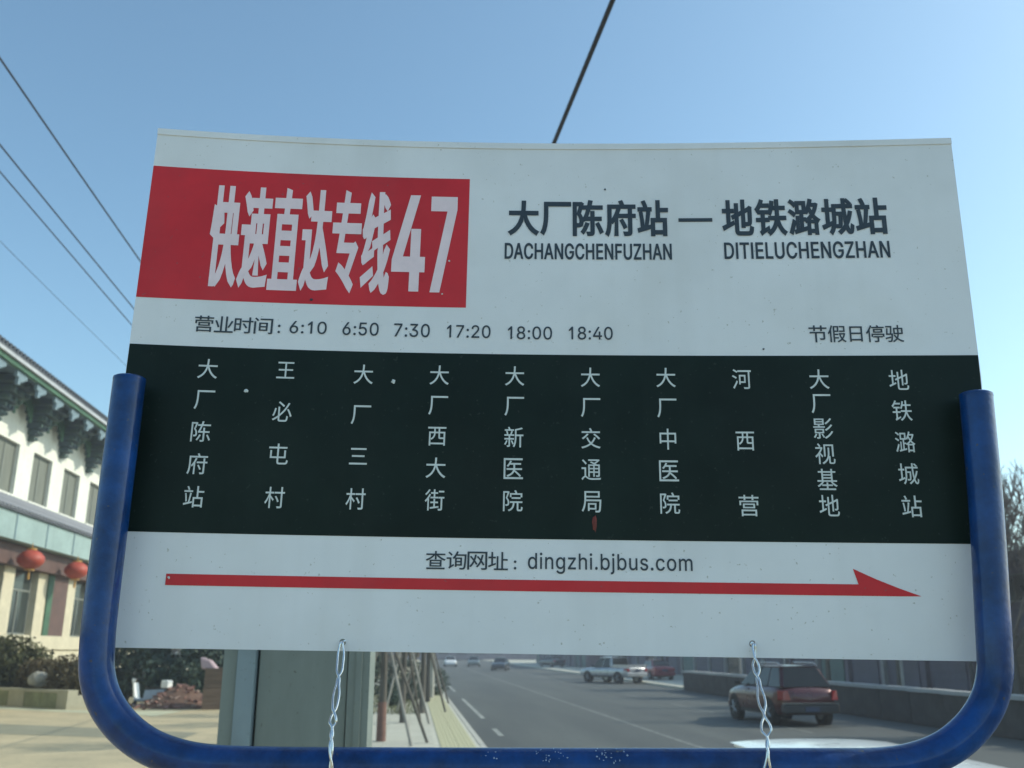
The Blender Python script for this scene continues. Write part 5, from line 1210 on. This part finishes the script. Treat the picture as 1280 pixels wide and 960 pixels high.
        m.build('headlight', M['lamp_clear'], t)
        m = MB(); m.box(s * (hw + .02) - .0, s * (hw + .02) + s * .17, c['fb'] - .38, c['fb'] - .30, z0 + .02, z0 + .15) if s > 0 else m.box(-(hw + .19), -(hw + .02), c['fb'] - .38, c['fb'] - .30, z0 + .02, z0 + .15)
        m.tube([(s * (hw * .92), c['fb'] - .34, z0 + .03), (s * (hw + .05), c['fb'] - .34, z0 + .05)], .02, 6)
        m.build('mirror', M['trim'], t)
        m = MB(); m.box(s * hw * .955 - .02, s * hw * .955 + .02, kind['ax'][0] + kind['wr'] + .08, kind['ax'][1] - kind['wr'] - .08, zb - .02, zb + .13); m.build('side_skirt', M['trim'], t)
        for dy in (-.55, .32):
            m = MB(); m.box(s * (hw + .012) - .015, s * (hw + .012) + .015, dy, dy + .17, z0 - .17, z0 - .14); m.build('door_handle', M['chrome'], t)
    m = MB(); m.box(-.22, .22, yr - .078, yr - .05, zb + .36 if not rack else zb + .10, zb + .49 if not rack else zb + .23); m.build('number_plate', M['plate_blue'], t)
    wr = kind['wr']
    for s in (-1, 1):
        for ay in kind['ax']:
            q = Matrix.Translation((s * (hw - .115), ay, wr)) @ Matrix.Rotation(math.pi / 2, 4, 'Y')
            m = MB(); m.lathe([(wr + .055, -.10), (wr + .055, .10)], 22, Matrix.Translation((s * (hw - .098), ay, wr)) @ Matrix.Rotation(math.pi / 2, 4, 'Y')); m.build('wheel_arch', M['black'], t, 40)
            m = MB(); m.lathe([(wr * .62, -.11), (wr * .93, -.115), (wr, -.08), (wr, .08), (wr * .93, .115), (wr * .62, .11)], 26, q)
            m.v = [(x + s * .02, y, z) for x, y, z in m.v]
            w = m.build('wheel', M['rubber'], t, 35)
            m = MB(); m.lathe([(wr * .60, -.10), (wr * .60, .10)], 20, q)
            for a in range(5):
                aa = a * 2 * math.pi / 5
                m.tube([Vector((s * (hw + .02), ay, wr)), Vector((s * (hw + .015), ay + math.cos(aa) * wr * .58, wr + math.sin(aa) * wr * .58))], .028, 5)
            m.v = [(x + s * .0, y, z) for x, y, z in m.v]
            m.build('rim', M['alu'], w, 30)
    if kind is PICK:
        m = MB()
        for b in ((-.84, -.78, -2.5, -1.05, 1.04, 1.22), (.78, .84, -2.5, -1.05, 1.04, 1.22), (-.84, .84, -2.56, -2.50, 1.0, 1.22)): m.box(*b)
        m.build('load_bed', paint, t)
    return t
RZ = -.13
make_car(SUV, M['paint_maroon'], 'parked_suv', 'dark red SUV seen from behind, beside the low barrier on the far side', (12.1, 31.4, RZ), R(3), rack=True).scale = (1.04, 1.02, 1.06)
make_car(PICK, M['paint_silver'], 'pickup', 'silver pickup with an open load bed, farther down the far lane', (14.5, 69.5, RZ), R(27)).scale = (1.08, 1.08, 1.05)
make_car(SEDAN, M['paint_red'], 'parked_car', 'small red car parked on the far pavement just right of the silver pickup', (18.7, 73.5, 0), R(4))
make_car(SEDAN, M['paint_dark'], 'distant_car', 'dark car far down the middle of the road, left of the silver pickup', (10.4, 113, RZ), R(168))
make_car(SEDAN, M['paint_dark'], 'distant_car', 'dark car parked far off on the right side of the road', (18.6, 128, 0), R(20))
make_car(SEDAN, M['paint_white'], 'distant_car', 'white car farthest left on the road, just above the kerb bushes', (5.6, 140, RZ), R(180))
make_car(SEDAN, M['paint_grey'], 'distant_car', 'grey car far away just right of the distant white car', (8.9, 138, RZ), R(176))
make_car(SUV, M['paint_white'], 'white_van', 'white vehicle close by at the kerb, only its roof showing over the blue tube', (2.90, 6.75, RZ), R(-3)).scale = (.93, .95, .96)

# ------------------------------------------------------------------ low barrier on the far side of the road
M['barrier'] = mat('barrier', (0.055, 0.052, 0.050), 0.85, var=0.3, scale=2)
M['coping'] = mat('coping', (0.40, 0.40, 0.39), 0.8, var=0.15, scale=2)
bar = thing('barrier_wall', 'long low dark wall with pale coping along the far side of the road', 'wall', (15.95, 8, 0))
m = MB(); m.box(0, .30, 0, 48, -.125, .86); m.build('core', M['barrier'], bar)
pm_ = MB(); pm_.box(-.04, -.002, .012, 1.988, -.1, .85); p_me = pm_.mesh('panel', M['barrier'])
cm_ = MB(); cm_.box(-.10, .36, .006, .994, .865, .98); c_me = cm_.mesh('coping_stone', M['coping'])
for k in range(24):
    o = link('panel', p_me, bar); o.location = (random.uniform(-.006, .006), k * 2, 0)
for k in range(48):
    o = link('coping_stone', c_me, bar); o.location = (random.uniform(-.01, .01), k, random.uniform(-.008, .008))

# ------------------------------------------------------------------ low buildings and bare trees on the right
M['shop_wall'] = mat('shop_wall', (0.155, 0.135, 0.165), 0.8, var=0.15, scale=.8)
M['shop_pale'] = mat('shop_pale', (0.30, 0.30, 0.30), 0.8, var=0.12, scale=1)
M['shutter'] = mat('shutter', (0.10, 0.095, 0.13), 0.6, var=0.15, scale=1)
M['shutter_green'] = mat('shutter_green', (0.10, 0.16, 0.15), 0.6, var=0.15, scale=1)
def shop(y, ln, h, label, m_wall, seed, x=24.0):
    rnd = random.Random(seed)
    t = thing('shop_building', label, 'building', (x, y, 0), 0, 'row of low shops beyond the barrier')
    m = MB(); m.box(0, 9, 0, ln, 0, h); m.build('wall', m_wall, t)
    m = MB(); m.box(-.5, 9.3, -.2, ln + .2, h + .003, h + .35); m.build('roof', M['roof_tile'], t)
    n = int(ln // 4)
    for k in range(n):
        y0 = .5 + k * 4
        m = MB()
        for r in range(7): m.box(-.05 - .012 * (r % 2), .0 - .002, y0, y0 + 2.9, .05 + r * .38, .05 + r * .38 + .37)
        m.build('shutter', rnd.choice((M['shutter'], M['shutter'], M['shutter_green'], M['glass_dark'])), t)
        m = MB(); m.box(-.22, -.002, y0 + 3.08, y0 + 3.38, 0, h - .02); m.build('pilaster', M['shop_pale'] if k % 2 else m_wall, t)
        m = MB(); m.box(-.3, -.002, y0 - .1, y0 + 3.0, 2.95, 3.7); m.build('shop_board', rnd.choice((M['shop_pale'], M['shutter'], M['rafter'])), t)
        if h > 5:
            m = MB(); m.box(-.04, -.002, y0 + .5, y0 + 2.3, 4.0, 5.1); w = m.build('window', M['frame_metal'], t)
            m = MB(); m.box(-.05, -.041, y0 + .58, y0 + 1.36, 4.07, 5.03); m.build('pane', M['glass_dark'], w)
            m = MB(); m.box(-.05, -.041, y0 + 1.44, y0 + 2.22, 4.07, 5.03); m.build('pane', M['glass_dark'], w)
shop(22, 17, 5.6, 'purple-grey two-storey shop nearest the right edge, behind the bare trees', M['shop_wall'], 1)
shop(39.5, 20, 3.9, 'purple-grey low shop behind the dark red SUV', M['shop_wall'], 2)
shop(60.5, 24, 4.4, 'pale grey low shop behind the silver pickup and the red car', M['shop_pale'], 3)
shop(85.5, 34, 4.0, 'purple-grey low shop far along the right side of the road', M['shop_wall'], 4)
shop(121, 48, 5.6, 'purple-grey shop block at the far right end of the road', M['shop_wall'], 5, 22)
end_b = thing('far_building', 'long lilac-grey building closing the road in the distance', 'building', (-30, 230, 0))
m = MB(); m.box(0, 90, 0, 12, 0, 9); m.build('wall', M['shop_wall'], end_b)
m = MB(); m.box(-.5, 90.5, -.5, 12.5, 9.003, 9.5); m.build('roof', M['roof_tile'], end_b)
for k in range(20):
    for z in (1.2, 5.2):
        m = MB(); m.box(2 + k * 4.3, 4.4 + k * 4.3, -.08, -.002, z, z + 2.2); m.build('window', M['glass_dark'], end_b)
# light posts of a low fence on the pavement edge
for k, (y, x) in enumerate(((33.5, 17.6), (29.6, 17.9), (50.5, 17.5))):
    t = thing('street_post', ('slim pale post behind the barrier, left of the right tube', 'slim dark post behind the barrier nearest the right tube', 'slim pale post behind the barrier, left of the SUV')[k], 'post', (x, y, 0), 0, 'slim posts behind the barrier')
    m = MB(); m.tube([(0, 0, 0), (0, 0, 3.1)], [.07, .05], 8); m.build('shaft', M['concrete_pole'] if k != 1 else M['trim'], t)
    m = MB(); m.box(-.14, .14, -.14, .14, 0.0, .25); m.build('foot', M['coping'], t)
big = [bare_meshes(s, 7.4, .12, 6, .24) for s in (21, 22)]
tl = [(21.3, 32.6, 1.22, 0, 'bare tree whose twigs fill the strip right of the right tube'), (21.8, 35.4, 1.12, 1, 'bare tree directly behind the right tube'),
      (20.6, 39.5, 1.0, 0, 'bare tree behind the dark red SUV, hidden by the board'), (20.8, 47, 1.0, 1, 'bare tree behind the barrier midway to the pickup'),
      (20.6, 57, 1.0, 0, 'bare tree at the far end of the barrier'), (21, 25.0, 1.05, 1, 'bare tree cut by the right edge of the photo'), (20.5, 78, 1.0, 1, 'bare tree beyond the small red car'), (20.6, 95, 1.0, 0, 'bare tree farthest along the right side of the road')]
for x, y, s, k, lb in tl:
    t = thing('bare_tree', lb, 'tree', (x, y, 0), 0, 'bare trees beyond the barrier')
    a = link('trunk', big[k][0], t); b = link('crown', big[k][1], t)
    a.scale = b.scale = (s, s, s); a.rotation_euler = b.rotation_euler = (0, 0, y * 1.7)
# distant trees on the left past the hall, one mass
vs, fs = leaf_cloud([(-34 + k * 5.2, 120 + (k % 3) * 6, 3.2, 4.2, 3, 3.4) for k in range(7)], 9000, .35, 77)
me = bpy.data.meshes.new('tree_belt'); me.from_pydata(vs, [], fs); me.materials.append(M['leaf_brown'])
tag(link('tree_belt', me), 'brown belt of distant trees left of the road', 'tree belt', kind='stuff')

# ------------------------------------------------------------------ winter haze round everything
hz = MB(); hz.box(-140, 140, -70, 420, -1.3, 17.5)
haze = hz.build('haze', bpy.data.materials.new('haze'))
hm = haze.data.materials[0]; hm.use_nodes = True
hm.node_tree.nodes.clear()
vo = hm.node_tree.nodes.new('ShaderNodeOutputMaterial'); pvn = hm.node_tree.nodes.new('ShaderNodeVolumePrincipled')
pvn.inputs['Density'].default_value = 0.0014
pvn.inputs['Color'].default_value = (0.88, 0.92, 1.0, 1)
pvn.inputs['Anisotropy'].default_value = 0.3
hm.node_tree.links.new(pvn.outputs[0], vo.inputs['Volume'])
tag(haze, kind='stuff')
